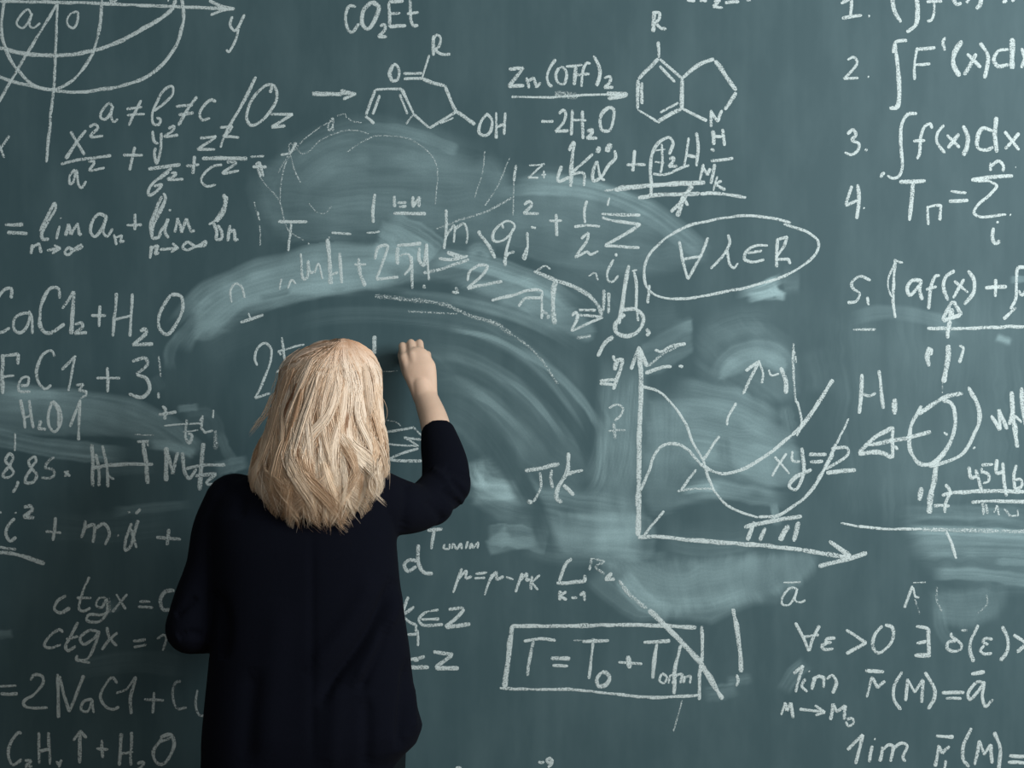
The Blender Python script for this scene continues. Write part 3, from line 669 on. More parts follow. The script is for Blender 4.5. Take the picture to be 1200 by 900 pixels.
writing('chalk_formula', 'chalk epsilon line, all epsilon greater than 0', 960, 720, '''
w19 -140 45 -95 130 -60 215; w19 -60 215 -35 140 2 60; w17 -95 130 0 120; w19 95 140 45 145 40 163 75 165; w19 45 166 15 185 30 205 82 202; w22 L 160 90 275 165 160 232; w20 385 60 425 75 435 130 400 195 350 225 315 195 325 120 370 65;
w20 565 70 640 80; w25 640 80 645 240; w20 570 172 640 155; w25 560 240 655 240; w17 o.9 775 105 770 125 830 175 830 205 790 220 750 200 760 160 800 155; w13 o.7 830 95 868 93; w21 930 65 890 150 885 220 908 280; w20 1015 145 970 145 960 165 990 178; w20 968 180 945 210 965 230 1012 227; w23 1070 70 1105 150 1100 220 1060 272; w22 L 1140 120 1215 170 1160 222''')
writing('chalk_formula', 'chalk limit of r(M) as M goes to M0', 960, 720, '''
w19 L -150 345 -95 300 -140 455; w19 -80 375 -100 420 -70 455; w20 -62 330 -56 336; w19 -20 370 -45 440; w20 L -40 380 0 362 28 370 25 430; w20 40 378 75 355 100 395 80 462;
w21 270 330 380 335; w20 310 365 295 420 278 487; w19 L 312 370 340 425 385 390; w21 487 335 440 420 440 500 478 555; w21 520 375 505 507; L 520 380 560 455 610 380; w22 610 380 600 517; w22 620 338 670 430 675 490 638 556;
w21 718 458 850 458; w20 740 490 832 490; w23 888 352 970 335; w20 960 400 930 395 870 470 880 495 930 450 965 400 955 480 975 540 1018 498;
w20 L -222 590 -200 515 -190 565 -165 520 -153 605; -118 555 25 570; L -25 535 32 572 -20 592; w19 L 65 620 80 525 105 570 152 535 145 617; w18 160 615 195 610 200 640 170 655 155 630''')
writing('chalk_formula', 'chalk limit of r1(M) at the bottom edge', 960, 720, '''
w21 L 165 795 255 705 215 878; w20 310 770 290 867; w20 322 730 330 730; w20 372 775 355 862; w19 365 800 405 765 430 770 415 862; w19 430 790 480 755 515 770 490 840 505 862;
w22 685 710 788 718; w20 700 765 680 892; w19 L 702 770 720 815 762 770; w18 742 855 733 905; w21 892 665 845 770 845 850 880 892; w20 938 740 910 882; L 940 745 965 820 1005 760; w21 1005 760 1012 872; w21 1025 690 1060 790 1055 905; w21 1115 830 1210 833; w21 1105 862 1210 873''')
writing('chalk_graph', 'chalk graph of two crossing curves on thick axes', 700, 380, '''
@axis w30 248 140 258 350 248 600 243 900 240 1245; w24 245 130 198 268; w24 250 140 292 248; w25 240 1248 350 1244 550 1265 800 1285 1000 1300 1200 1322; w27 1200 1322 1340 1345 1480 1368; w30 1360 1270 1480 1358; w30 1295 1420 1400 1392 1580 1340;
@curve w16 265 365 350 390 440 470 510 570 560 690 620 800 650 900 690 980 760 1060 850 1103 940 1130; w20 940 1130 1050 1125 1130 1080 1220 1010 1300 910 1340 830; w24 1290 910 1340 830 1380 760; w22 1330 845 1370 765 1400 700; w14 1400 700 1440 620 1472 550;
@curve w18 250 975 290 890 345 750 400 705 460 700 520 730 600 815; w21 600 815 660 855 750 875 850 850 950 795 1050 720 1140 650; w26 1140 650 1200 590 1280 480 1380 325;
@caption w17 1040 775 1125 875; w17 1110 755 1020 890; w16 1145 740 1145 800 1190 805; w22 1200 722 1205 880 1162 970 1125 950 1160 900 1255 850; w24 1240 762 1342 764; w22 1245 805 1322 805; w19 1370 728 1460 725 1470 760 1340 850; w26 1340 870 1515 855;
@tick_mark w20 850 410 950 215; w19 870 272 950 215; w18 945 220 970 290 962 347; w13 1005 265 1020 300 1065 290; w25 1075 252 1105 330 1105 408; 815 460 765 550 760 592; 712 655 620 795; w15 580 850 490 975; 390 1095 275 1235; w19 335 148 370 160 440 125 520 115; w16 o.5 300 245 400 165 490 120; w23 280 285 400 248 438 248; w20 475 245 502 248;
w18 90 185 102 215; w28 100 272 120 210 152 205; w24 150 210 95 385; 15 330 110 322; 15 348 95 352; w15 o.8 65 490 110 470 150 490 140 530 100 565; w14 o.6 65 625 170 618; w22 o.6 95 580 105 670; w14 1170 450 1190 520 1198 590 1170 655; w14 o.7 1148 110 1150 300 1165 460; w16 o.7 1150 160 1165 225;
@caption w27 860 1190 980 1160 1200 1125; w27 915 1155 880 1270; w27 985 1195 950 1270; w30 1120 1175 1070 1268; w30 1180 1155 1150 1272; w16 o.7 470 975 560 965 690 964''')
writing('chalk_letters', 'thin chalk letter a under a bar below the graph', 840, 540, '''
w10 o.8 390 715 490 710; w14 470 750 430 745 385 800 385 840 420 845 460 790 470 748 460 820 490 830 520 815''')
writing('chalk_formula', 'boxed chalk equation T = T0 + T', 540, 680, '''
@frame w30 300 265 280 450 255 622; w25 300 268 560 270 900 262 1190 266 1380 280; w22 1412 268 1415 440 1400 560 1398 702; w18 225 632 400 640 640 640 850 660 1060 682 1200 685 1400 672;
@letter w20 370 355 470 342 555 352; w21 425 355 405 460 390 562; w24 530 460 640 458; w22 535 500 625 502; w20 710 358 870 352; w21 778 340 765 460 752 578; w25 825 540 798 580 810 620 850 610 870 570 845 540 825 540; w16 920 480 1065 488; w28 980 440 985 515;
w22 1070 367 1225 355; w22 1150 370 1135 470 1123 577; 1175 550 1165 590 1190 605 1208 570 1180 545; w15 1215 605 1230 555 1250 560 1240 605; w15 1250 560 1290 550 1285 605; w15 1310 560 1305 605; w15 1310 570 1345 560 1342 605; w22 1290 380 1255 520 1250 665; w10 o.5 660 352 760 352''')
writing('chalk_stroke', 'heavy slanted chalk stroke cutting the box corner', 700, 680, '''w26 o.6 125 0 200 95 290 165; w32 300 170 500 370 620 510 735 697; w10 o.6 495 700 470 800 445 885''')
writing('chalk_stroke', 'single upright chalk stroke beside the box', 700, 680, '''w28 795 165 825 320 845 540; w18 815 550 828 590 815 622''')
writing('chalk_letters', 'chalk T with small subscript letters beside the sleeve', 440, 600, '''w21 305 108 392 102; w20 342 110 325 215; w16 o.6 300 70 365 72; w15 405 185 400 212 430 215 437 185; w14 445 215 455 185 475 215 500 182 505 215; w16 540 170 530 215; w14 550 215 562 185 570 210 600 178 597 212''')
writing('chalk_letters', 'chalk letter d close to the jacket', 440, 600, '''w20 245 285 200 280 170 310 190 345 240 318; w23 250 190 255 310 285 355 337 360; w16 125 320 132 340 122 356''')
writing('chalk_formula', 'chalk mu equation above the boxed formula', 440, 600, '''w17 507 330 480 400 453 477; w16 490 395 530 342 530 385 568 375; w15 585 360 655 354; w15 580 387 645 385; 685 365 660 430 640 487; 672 395 708 355 710 395 750 377; w16 765 380 808 397; 862 360 840 420 820 472; 850 397 885 360 885 400 905 390; w17 915 375 912 458; L 962 370 915 412 952 458''')
writing('chalk_formula', 'upper chalk line k in Z beside the jacket', 440, 600, '''w20 190 495 155 602; w19 225 555 155 605; w20 155 605 200 645 242 662; 240 660 235 702; 190 717 250 715; 245 690 250 787; w19 370 573 290 590 255 630 275 660 397 660; 270 628 375 625; w22 430 570 515 570 410 675; w23 410 675 555 653''')
writing('chalk_formula', 'lower chalk line in Z beside the jacket', 440, 720, '''w20 205 265 290 248; w20 215 260 250 275; w24 205 312 312 308; w22 340 220 455 235; w26 450 238 350 310; w25 350 312 485 316''')
writing('chalk_formula', 'chalk sum sign over k = 1', 560, 580, '''w20 550 375 520 400 475 507; w22 460 516 632 508; w22 625 470 630 508; w24 480 560 480 622; w18 520 565 485 592 522 615; w16 550 603 582 600; w20 L 598 590 622 570 625 622; w16 o.6 665 370 655 440; w16 o.55 670 375 740 390 690 420 742 462; w24 748 495 785 460; w22 745 497 805 490''')
writing('chalk_letters', 'tiny chalk -9 at the bottom edge', 440, 720, '''w19 955 867 992 865; 1030 838 1005 850 1015 872 1035 850 1030 880 1008 897; w22 470 900 505 900''')
writing('chalk_letters', 'chalk T and K in the swept part below the arc', 540, 480, '''w22 o.8 375 358 480 340 580 318; w16 o.8 465 370 470 450 440 520 425 540; w20 o.85 530 350 528 400 535 462; w26 632 250 625 360 570 460 563 520 592 547; w22 625 375 718 353; w25 600 440 662 502; w26 o.8 385 535 422 545''')
writing('chalk_formula', 'chalk formula bottoms cut by the top edge', 700, 0, '''w19 525 0 570 6; 600 4 640 6; w18 680 8 715 0 680 35 680 35 735 44; w20 745 14 832 10; w20 875 0 900 2''')
writing('chalk_drawing', 'thin faint chalk arcs left in the rubbed patch', 340, 120, '''w10 o.40 60 470 20 380 0 240 80 300 180 220 300 170 390 165 460 185; w10 o.38 330 290 460 210 560 195 700 215 810 290 860 380 860 480 850 600;
w10 o.40 -60 580 -55 480 -30 370 30 270 110 190 220 120; w10 o.38 -60 580 -10 750 80 810; w10 o.34 240 610 200 650 150 640 110 590; w10 o.38 1140 280 1130 400 1080 560; w14 o.42 860 740 1020 680 1150 640 1300 560; w10 o.38 1290 320 1200 520 1140 600''')
writing('chalk_stroke', 'grainy chalk arc along the swept band', 400, 200, '''w28 o.38 200 735 430 760 600 785 760 850 900 895 1000 960; w14 o.3 390 825 520 832 680 840; w16 o.3 1000 960 1150 1080 1270 1250''')

# ---------------------------------------------------------------- the writer at the board
M_SKIN = simple_mat('skin', (.63, .445, .325), .55, .3, .08, 40, .08)
sk = M_SKIN.node_tree.nodes['Principled BSDF']; sk.inputs['Subsurface Weight'].default_value = .08; sk.inputs['Subsurface Radius'].default_value = (.012, .005, .003)
M_CLOTH = simple_mat('dark_navy_wool', (.0030, .0038, .0074), .95, .06, .2, 220, .12)
M_CLOTH.node_tree.nodes['Principled BSDF'].inputs['Sheen Weight'].default_value = .004
M_TROUSER = simple_mat('charcoal_cloth', (.006, .009, .011), .9, .06, .15, 180, .1)
M_SHOE = simple_mat('black_leather', (.012, .011, .010), .35, .5, .1, 30)
M_EYE = simple_mat('eye_white', (.75, .73, .70), .2, .5, .03, 20)

def ring_loft(bm, rings, cap=True):
    """closed surface through rings of points (same count)"""
    vr = [[bm.verts.new(p) for p in r] for r in rings]
    n = len(vr[0])
    for a, b in zip(vr[:-1], vr[1:]):
        for i in range(n):
            bm.faces.new((a[i], a[(i+1) % n], b[(i+1) % n], b[i]))
    if cap:
        for r, flip in ((vr[0], True), (vr[-1], False)):
            c = bm.verts.new(sum((v.co for v in r), Vector())/n)
            for i in range(n):
                f = (r[(i+1) % n], r[i], c) if flip else (r[i], r[(i+1) % n], c)
                bm.faces.new(f)

def limb(bm, pts, radii, seg=20, flat=None, steps=6, round_end=(True, True)):
    """tapered tube; pts Vectors, radii floats, flat = (axis Vector, factor) squashes the section along the axis"""
    P4 = np.array([[*p, r] for p, r in zip(pts, radii)], float)
    c = catmull(P4, np.linalg.norm(P4[-1, :3]-P4[0, :3])/((len(pts)-1)*steps)+1e-4)
    pos = [Vector(q[:3]) for q in c]; rad = [q[3] for q in c]
    if round_end[0]:
        d = (pos[0]-pos[1]).normalized(); r = rad[0]
        ext = [(pos[0]+d*r*math.sin(a), r*math.cos(a)) for a in (1.35, 1.05, .7, .35)]
        pos = [e[0] for e in ext]+pos; rad = [e[1] for e in ext]+rad
    if round_end[1]:
        d = (pos[-1]-pos[-2]).normalized(); r = rad[-1]; e0 = pos[-1]
        for a in (.35, .7, 1.05, 1.35):
            pos.append(e0+d*r*math.sin(a)); rad.append(r*math.cos(a))
    rings = []
    t0 = (pos[1]-pos[0]).normalized()
    ref = Vector((0, 1, 0)) if abs(t0.y) < .9 else Vector((1, 0, 0))
    u = (ref - t0*ref.dot(t0)).normalized()
    for i, p in enumerate(pos):
        t = (pos[min(i+1, len(pos)-1)]-pos[max(i-1, 0)]).normalized()
        u = (u - t*u.dot(t)).normalized(); v = t.cross(u)
        ring = []
        for k in range(seg):
            a = 2*math.pi*k/seg
            d = u*math.cos(a)+v*math.sin(a)
            if flat is not None:
                d = d - flat[0]*(d.dot(flat[0])*(1-flat[1]))
            ring.append(p + d*rad[i])
        rings.append(ring)
    ring_loft(bm, rings)

def ellipsoid(bm, c, r, rot=None, seg=24):
    m = Matrix.Diagonal((*r, 1))
    if rot is not None: m = rot.to_4x4() @ m
    bmesh.ops.create_uvsphere(bm, u_segments=seg, v_segments=seg*2//3, radius=1.0, matrix=Matrix.Translation(c) @ m)

def fuse(name, bm, voxel, smooth=4, factor=.5):
    """one continuous surface out of overlapping closed shapes"""
    bmesh.ops.recalc_face_normals(bm, faces=bm.faces[:])
    me = bpy.data.meshes.new(name+'_source'); bm.to_mesh(me); bm.free()
    o = bpy.data.objects.new(name+'_source', me); COL.objects.link(o)
    md = o.modifiers.new('r', 'REMESH'); md.mode = 'VOXEL'; md.voxel_size = voxel; md.adaptivity = 0
    ms = o.modifiers.new('s', 'SMOOTH'); ms.iterations = smooth; ms.factor = factor
    dg = bpy.context.evaluated_depsgraph_get(); dg.update()
    out = bpy.data.meshes.new_from_object(o.evaluated_get(dg)); out.name = name
    bpy.data.objects.remove(o); bpy.data.meshes.remove(me)
    return out

def verts_np(me):
    a = np.empty(len(me.vertices)*3, np.float32); me.vertices.foreach_get('co', a); return a.reshape(-1, 3).astype(float)

person = bpy.data.objects.new('person', None); COL.objects.link(person)
person.location = (P(358, 700, -.42).x, -.42, 0); person.empty_display_size = .2
person['label'] = 'blonde person in a dark navy jacket, back turned, writing high on the chalkboard'
person['category'] = 'person'
def pchild(name, me, mat, parent=person, label=None):
    me.transform(Matrix.Translation(-Vector(person.location)))
    o = link(name, me, mat, parent)
    if label: o['label'] = label
    return o

YT = -.42
HC = P(384, 462, -.405)                                   # middle of the skull
# --- body: head, neck, trunk, arms, hands and legs in one surface
bm = bmesh.new()
ellipsoid(bm, HC+Vector((0, -.012, .018)), (.076, .094, .095))
ellipsoid(bm, HC+Vector((0, .030, -.045)), (.060, .066, .078))           # face and jaw
ellipsoid(bm, HC+Vector((0, .074, -.098)), (.024, .020, .018))           # chin
limb(bm, [HC+Vector((0, .098, .010)), HC+Vector((0, .112, -.020)), HC+Vector((0, .118, -.032))], [.007, .010, .013], 12)   # nose
ellipsoid(bm, HC+Vector((0, .094, -.068)), (.022, .010, .006)); ellipsoid(bm, HC+Vector((0, .092, -.078)), (.019, .010, .007))  # lips
for s in (-1, 1):
    ellipsoid(bm, HC+Vector((s*.033, .084, .016)), (.022, .012, .007))   # brow
    ellipsoid(bm, HC+Vector((s*.037, .075, -.034)), (.022, .018, .018))  # cheek
    ellipsoid(bm, HC+Vector((s*.077, .002, -.018)), (.008, .018, .030))  # ear
limb(bm, [P(380, 575, -.435), P(380, 545, -.42), HC+Vector((0, .0, -.07))], [.066, .054, .056], 20)
def torso_rings(data, yc, power=2.5, seg=48):
    out = []
    for py, l, r, hd in data:
        a, b = P(l, py, yc), P(r, py, yc)
        c = (a+b)/2; hw = (b.x-a.x)/2; ring = []
        for k in range(seg):
            t = 2*math.pi*k/seg; ct, st = math.cos(t), math.sin(t)
            ring.append(Vector((c.x+hw*math.copysign(abs(ct)**(2/power), ct), yc+hd*math.copysign(abs(st)**(2/power), st), c.z)))
        out.append(ring)
    return out
ring_loft(bm, torso_rings([(562, 325, 430, .055), (580, 275, 450, .075), (610, 258, 455, .09), (660, 262, 455, .098), (720, 268, 452, .092), (780, 262, 458, .1), (840, 254, 466, .11), (890, 256, 462, .108), (930, 268, 452, .09)], YT))
LS, LE, LW = P(266, 596, -.42), P(226, 736, -.43), P(322, 718, -.20)
RS, RE = P(446, 586, -.42), P(523, 566, -.262)
limb(bm, [LS, P(247, 660, -.425), LE], [.050, .044, .038]); limb(bm, [LE, P(268, 735, -.32), LW], [.038, .036, .026])
limb(bm, [RS, P(484, 592, -.345), RE], [.045, .038, .034])
RWR = P(499, 466, -.098)
limb(bm, [RE, P(514, 520, -.190), P(509, 494, -.150), RWR, P(494, 450, -.0935)], [.034, .034, .0325, .0275, .0235], 24)
# right hand: back of the hand to the room, fingers curled towards the board
def hand(bm, W, MCP, PIP, DIP, TIP, thumb, k=1.0, fl=Vector((0, 1, 0))):
    limb(bm, [W+(W-(MCP[1]+MCP[2])/2)*.25, W], [.026*k, .0265*k], 20)
    kc = (MCP[0]+MCP[1]+MCP[2]+MCP[3])/4
    limb(bm, [W+(W-kc)*.45, W, W*.6+kc*.4, W*.25+kc*.75, W*.09+kc*.91], [.023*k, .0275*k, .035*k, .0385*k, .0335*k], 24, flat=(fl, .47))
    for i in range(4):
        base = W + (MCP[i]-(MCP[1]+MCP[2])/2)*.45
        limb(bm, [base, (base+MCP[i])/2, MCP[i]], [.0165*k, .0150*k, (.0122, .0124, .0120, .0112)[i]*k], 16)
        q = (1.0, 1.0, .96, .86)[i]*k
        limb(bm, [MCP[i], (MCP[i]*.5+PIP[i]*.5), PIP[i]], [.0112*q, .0100*q, .0100*q], 16, steps=5)
        limb(bm, [PIP[i], DIP[i]], [.0096*q, .0086*q], 16)
        limb(bm, [DIP[i], TIP[i]], [.0085*q, .0072*q], 16)
    limb(bm, [thumb[0], thumb[1], thumb[2], thumb[3]], [.018*k, .0145*k, .0115*k, .009*k], 16)
hand(bm, RWR,
     [P(474, 419, -.088), P(483.5, 416, -.092), P(493.5, 417, -.090), P(502, 424, -.083)],
     [P(471.8, 405.5, -.058), P(481.5, 402, -.060), P(491.5, 402, -.060), P(501, 415, -.056)],
     [P(471.5, 408, -.036), P(480.5, 409, -.036), P(490, 411, -.036), P(498, 421, -.036)],
     [P(470, 414, -.016), P(479, 419, -.020), P(487, 421, -.022), P(494, 428, -.024)],
     [P(489, 452, -.086), P(478, 436, -.062), P(473, 423, -.036), P(470, 416, -.018)])
# left hand held in front of the waist
LH = Vector((.52, .55, .1)).normalized(); UP = Vector((0, 0, 1)); OUT = LH.cross(UP).normalized()
lm = [LW+LH*.078+UP*(.028-.0185*i) for i in range(4)]
lp = [m+LH*.03+OUT*-.008*(-1) for m in lm]
hand(bm, LW, lm, lp, [p+LH*.012+OUT*(-.018) for p in lp], [p-LH*.006+OUT*(-.032) for p in lp],
     [LW+LH*.02+UP*.016, LW+LH*.045+UP*.034-OUT*.012, LW+LH*.07+UP*.036-OUT*.022, LW+LH*.09+UP*.032-OUT*.028], .95, OUT)
PX0 = person.location.x
for s in (-1, 1):
    hip = Vector((PX0+s*.088, YT, .86)); knee = Vector((PX0+s*.095, YT+.012, .47)); ank = Vector((PX0+s*.10, YT-.01, .085))
    limb(bm, [hip, (hip+knee)/2, knee], [.092, .078, .056]); limb(bm, [knee, knee*.6+ank*.4+Vector((0, -.015, 0)), ank], [.056, .056, .037])
    limb(bm, [ank+Vector((0, -.02, -.045)), ank+Vector((0, .06, -.05)), ank+Vector((s*.01, .14, -.058))], [.032, .032, .022], 16)
body = fuse('body', bm, .0024, 9, .5)
bo = pchild('body', body, M_SKIN)
for s in (-1, 1):
    b2 = bmesh.new(); ellipsoid(b2, HC+Vector((s*.032, .087, .003)), (.012, .010, .011), seg=16)
    m2 = bpy.data.meshes.new('eye'); b2.to_mesh(m2); b2.free(); pchild('eye', m2, M_EYE)

# --- trousers and shoes
bm = bmesh.new()
ring_loft(bm, torso_rings([(825, 246, 470, .108), (870, 243, 474, .116), (910, 240, 474, .122), (950, 244, 470, .12), (990, 256, 458, .105)], YT, 2.3))
for s in (-1, 1):
    hip = Vector((PX0+s*.098, YT, .82)); knee = Vector((PX0+s*.100, YT+.008, .46)); hem = Vector((PX0+s*.104, YT-.012, .075))
    limb(bm, [hip, (hip+knee)/2, knee, knee*.5+hem*.5, hem], [.112, .102, .086, .084, .082], 28, round_end=(True, False))
tr = fuse('trousers', bm, .006, 4)
pchild('trousers', tr, M_TROUSER, label='charcoal trousers below the jacket hem')
for s in (-1, 1):
    bm = bmesh.new(); x = PX0+s*.104
    rings = []
    for y, hw, h in ((-.075, .020, .05), (-.062, .034, .075), (-.02, .036, .085), (.05, .040, .065), (.11, .046, .045), (.16, .040, .034), (.185, .020, .022)):
        rings.append([Vector((x+hw*math.cos(2*math.pi*k/24), YT+y, max(.0, h/2+(h/2+.012)*math.sin(2*math.pi*k/24)))) for k in range(24)])
    ring_loft(bm, rings)
    bmesh.ops.recalc_face_normals(bm, faces=bm.faces[:])
    m2 = bpy.data.meshes.new('shoe'); bm.to_mesh(m2); bm.free(); pchild('shoe', m2, M_SHOE)

# --- jacket: trunk and sleeves in one cloth surface, then creased
bm = bmesh.new()
JT = [(545, 336, 426, .058), (553, 305, 450, .072), (563, 272, 462, .088), (580, 254, 464, .103), (605, 246, 465, .115), (640, 248, 464.5, .121), (680, 250, 468, .122), (720, 250, 473.5, .124), (760, 248, 479.5, .128), (800, 244, 484, .133), (830, 241, 488.5, .138), (852, 239, 495, .141), (868, 238, 489, .140), (884, 238, 472, .137), (905, 237, 466, .133)]
rr = torso_rings(JT, YT, 2.6, 64)
ring_loft(bm, rr)
limb(bm, [P(275, 590, -.42), P(258, 622, -.42), P(247, 665, -.425), P(232, 704, -.43), P(224, 736, -.432)], [.063, .0575, .0515, .0505, .0535], 28)
limb(bm, [P(224, 736, -.432), P(250, 736, -.36), P(285, 728, -.27), P(306, 722, -.23)], [.0535, .051, .045, .040], 28, round_end=(True, False))
limb(bm, [P(440, 588, -.42), P(466, 594, -.39), P(492, 594, -.34), P(510, 580, -.30), P(522, 566, -.268)], [.068, .060, .0505, .049, .0515], 28)
limb(bm, [P(523, 568, -.265), P(521.5, 545, -.235), P(516.5, 522, -.200), P(512.5, 503, -.170)], [.0540, .0510, .0450, .0365], 28, round_end=(True, False))
ellipsoid(bm, P(521, 572, -.275), (.054, .052, .050)); ellipsoid(bm, P(505, 590, -.315), (.050, .054, .049))
jk = fuse('jacket', bm, .0048, 6)
V = verts_np(jk)
# cloth folds: shallow grooves and ridges running where the cloth is pulled
nrm = np.empty(len(jk.vertices)*3, np.float32); jk.vertices.foreach_get('normal', nrm); nrm = nrm.reshape(-1, 3).astype(float)
def proj(V):
    k = (CAM_D+V[:, 1])/CAM_D/PPM
    return V[:, 0]/k+600, 450-(V[:, 2]-CAM_Z)/k
qx, qy = proj(V)
def seg_dist(path, w):
    c = catmull(path, 6.0)
    d = np.full(len(V), 1e9); u = np.zeros(len(V))
    for i, p in enumerate(c):
        e = np.hypot(qx-p[0], qy-p[1]); k = e < d
        d = np.where(k, e, d); u = np.where(k, i/(len(c)-1), u)
    return d, u
disp = np.zeros(len(V))
backf = np.clip((-nrm[:, 1]+.15)*2.5, 0, 1)
for path, w, amp in (
    ([(462, 676), (446, 715), (420, 758), (392, 795), (372, 830)], 7, -.017), ([(470, 690), (456, 728), (436, 768), (412, 808)], 8, .012),
    ([(455, 726), (444, 760), (430, 790), (420, 815)], 6, -.013), ([(440, 670), (418, 715), (392, 752), (360, 790)], 11, .008),
    ([(478, 770), (474, 810), (470, 850), (468, 880)], 6, -.012), ([(486, 800), (484, 830), (484, 860)], 5, .008),
    ([(398, 800), (392, 850), (388, 905)], 12, .006), ([(430, 815), (430, 860), (428, 905)], 8, -.008),
    ([(365, 610), (366, 700), (366, 800), (366, 905)], 5, -.003), ([(300, 780), (292, 840), (288, 905)], 12, -.006),
    ([(252, 690), (262, 730), (258, 775)], 8, -.012), ([(330, 700), (318, 800), (312, 900)], 16, .004),
    ([(476, 560), (476, 590), (470, 625)], 6, -.008), ([(300, 560), (286, 580), (280, 610)], 7, -.005),
    ([(525, 560), (538, 572), (549, 588)], 4, -.009), ([(516, 572), (530, 584), (542, 594)], 4, -.009), ([(520, 548), (538, 555), (552, 562)], 4, -.007),
    ([(505, 548), (520, 560), (532, 578)], 4, .006), ([(500, 585), (512, 600), (520, 612)], 5, -.005), ([(232, 700), (216, 712), (204, 722)], 5, -.007), ([(240, 745), (222, 742), (206, 748)], 5, -.007)):
    d, u = seg_dist(path, w)
    disp += amp*np.exp(-(d/w)**2)*np.clip(np.minimum(u, 1-u)*6, 0.0, 1)*backf
V = V + nrm*disp[:, None]
# slanting hem: higher on the side that is pulled up
xr = np.clip((qx-238)/(495-238), 0, 1)
jk.vertices.foreach_set('co', V.astype(np.float32).ravel()); jk.update()
bmj = bmesh.new(); bmj.from_mesh(jk)
for vv in bmj.verts: vv.tag = False
cut = [f for f in bmj.faces if (lambda c: c.z < P(0, 0, YT).z and (450-(c.z-CAM_Z)/((CAM_D+YT)/CAM_D/PPM)) > 898)(f.calc_center_median())]
bmesh.ops.delete(bmj, geom=cut, context='FACES')
bmj.to_mesh(jk); bmj.free()
jo = pchild('jacket', jk, M_CLOTH, label='dark navy jacket with long sleeves')

# --- hair: shoulder length waves, built lock by lock over a filled under-layer
def hair_material():
    m, nt, b = new_mat('blonde_hair')
    a = node(nt, 'ShaderNodeAttribute', attribute_name='tone'); r = node(nt, 'ShaderNodeAttribute', attribute_name='along')
    ramp = node(nt, 'ShaderNodeValToRGB'); nt.links.new(a.outputs['Fac'], ramp.inputs[0])
    els = ramp.color_ramp.elements
    els[0].position = 0; els[0].color = (.27, .135, .070, 1); els[1].position = 1; els[1].color = (.95, .85, .71, 1)
    e = els.new(.35); e.color = (.60, .40, .245, 1); e = els.new(.65); e.color = (.83, .655, .47, 1)
    tip = node(nt, 'ShaderNodeValToRGB'); nt.links.new(r.outputs['Fac'], tip.inputs[0])
    t = tip.color_ramp.elements
    t[0].position = 0; t[0].color = (.80, .58, .46, 1); t[1].position = 1; t[1].color = (1.05, 1.06, 1.05, 1)
    e = t.new(.17); e.color = (.98, .94, .92, 1)
    n = node(nt, 'ShaderNodeMix', data_type='RGBA', blend_type='MULTIPLY'); n.inputs[0].default_value = 1
    nt.links.new(ramp.outputs[0], n.inputs[6]); nt.links.new(tip.outputs[0], n.inputs[7])
    nt.links.new(n.outputs[2], b.inputs['Base Color'])
    b.inputs['Roughness'].default_value = .5; b.inputs['Specular IOR Level'].default_value = .25
    b.inputs['Anisotropic'].default_value = .5
    tr_ = node(nt, 'ShaderNodeBsdfTranslucent'); nt.links.new(n.outputs[2], tr_.inputs[0])
    mx_ = node(nt, 'ShaderNodeMixShader'); mx_.inputs[0].default_value = .25
    nt.links.new(b.outputs[0], mx_.inputs[1]); nt.links.new(tr_.outputs[0], mx_.inputs[2])
    nt.links.new(mx_.outputs[0], nt.nodes['Material Output'].inputs['Surface'])
    return m
M_HAIR = hair_material()

# outline of the hair mass seen from the room: height -> centre, half width
HY = np.array([397, 402, 410, 420, 435, 455, 480, 505, 530, 550, 570, 590, 610, 625])
HX = np.array([396, 394, 391, 388, 387, 386, 383, 381, 376.5, 375.5, 375, 376, 377, 378])
HW = np.array([17, 32, 44, 53, 59.5, 62.5, 66, 69.5, 76, 78.5, 75, 66, 54, 45])
def hair_pt(phi, py, dep, lift=0.0):
    """phi: 0 = middle of the back, +90 = right side; dep 0..1 fraction of the outline"""
    k = (CAM_D-.43)/CAM_D/PPM
    cx = np.interp(py, HY, HX); hw = np.interp(py, HY, HW)*k*dep
    bk = hw*np.interp(py, [397, 470, 560, 625], [1.12, 1.12, .98, .9])
    cy = np.interp(py, [397, 470, 560, 625], [-.415, -.418, -.455, -.47])
    return np.array([(cx-600)*k+hw*math.sin(phi), cy-bk*math.cos(phi), CAM_Z+(450-py)*k])

hr = np.random.default_rng(21)
NG, NP_ = 230, 20
HV, HF, HT, HA = [], [], [], []
hb = 0
def strand(path, rad, tone):
    global hb
    n = len(path)
    t = np.gradient(path, axis=0); t /= np.maximum(np.linalg.norm(t, axis=1), 1e-9)[:, None]
    ref = np.array([0.3, -1, .2]); u = np.cross(t, ref); u /= np.maximum(np.linalg.norm(u, axis=1), 1e-9)[:, None]; v = np.cross(t, u)
    s = np.linspace(0, 1, n); rr_ = rad*np.clip(1.2-1.12*s**2.2, .08, 1)
    ring = [path+(u*math.cos(a)+v*math.sin(a))*rr_[:, None] for a in (0, 2.094, 4.189)]
    HV.append(np.stack(ring, 1).reshape(-1, 3))
    i = np.arange(n-1)*3+hb
    for a, b in ((0, 1), (1, 2), (2, 0)):
        HF.append(np.stack([i+a, i+b, i+3+b, i+3+a], 1))
    HT.append(np.full(n*3, tone)); HA.append(np.repeat(np.clip((CAM_Z+.10-path[:, 2])/.37, 0, 1), 3)); hb += n*3
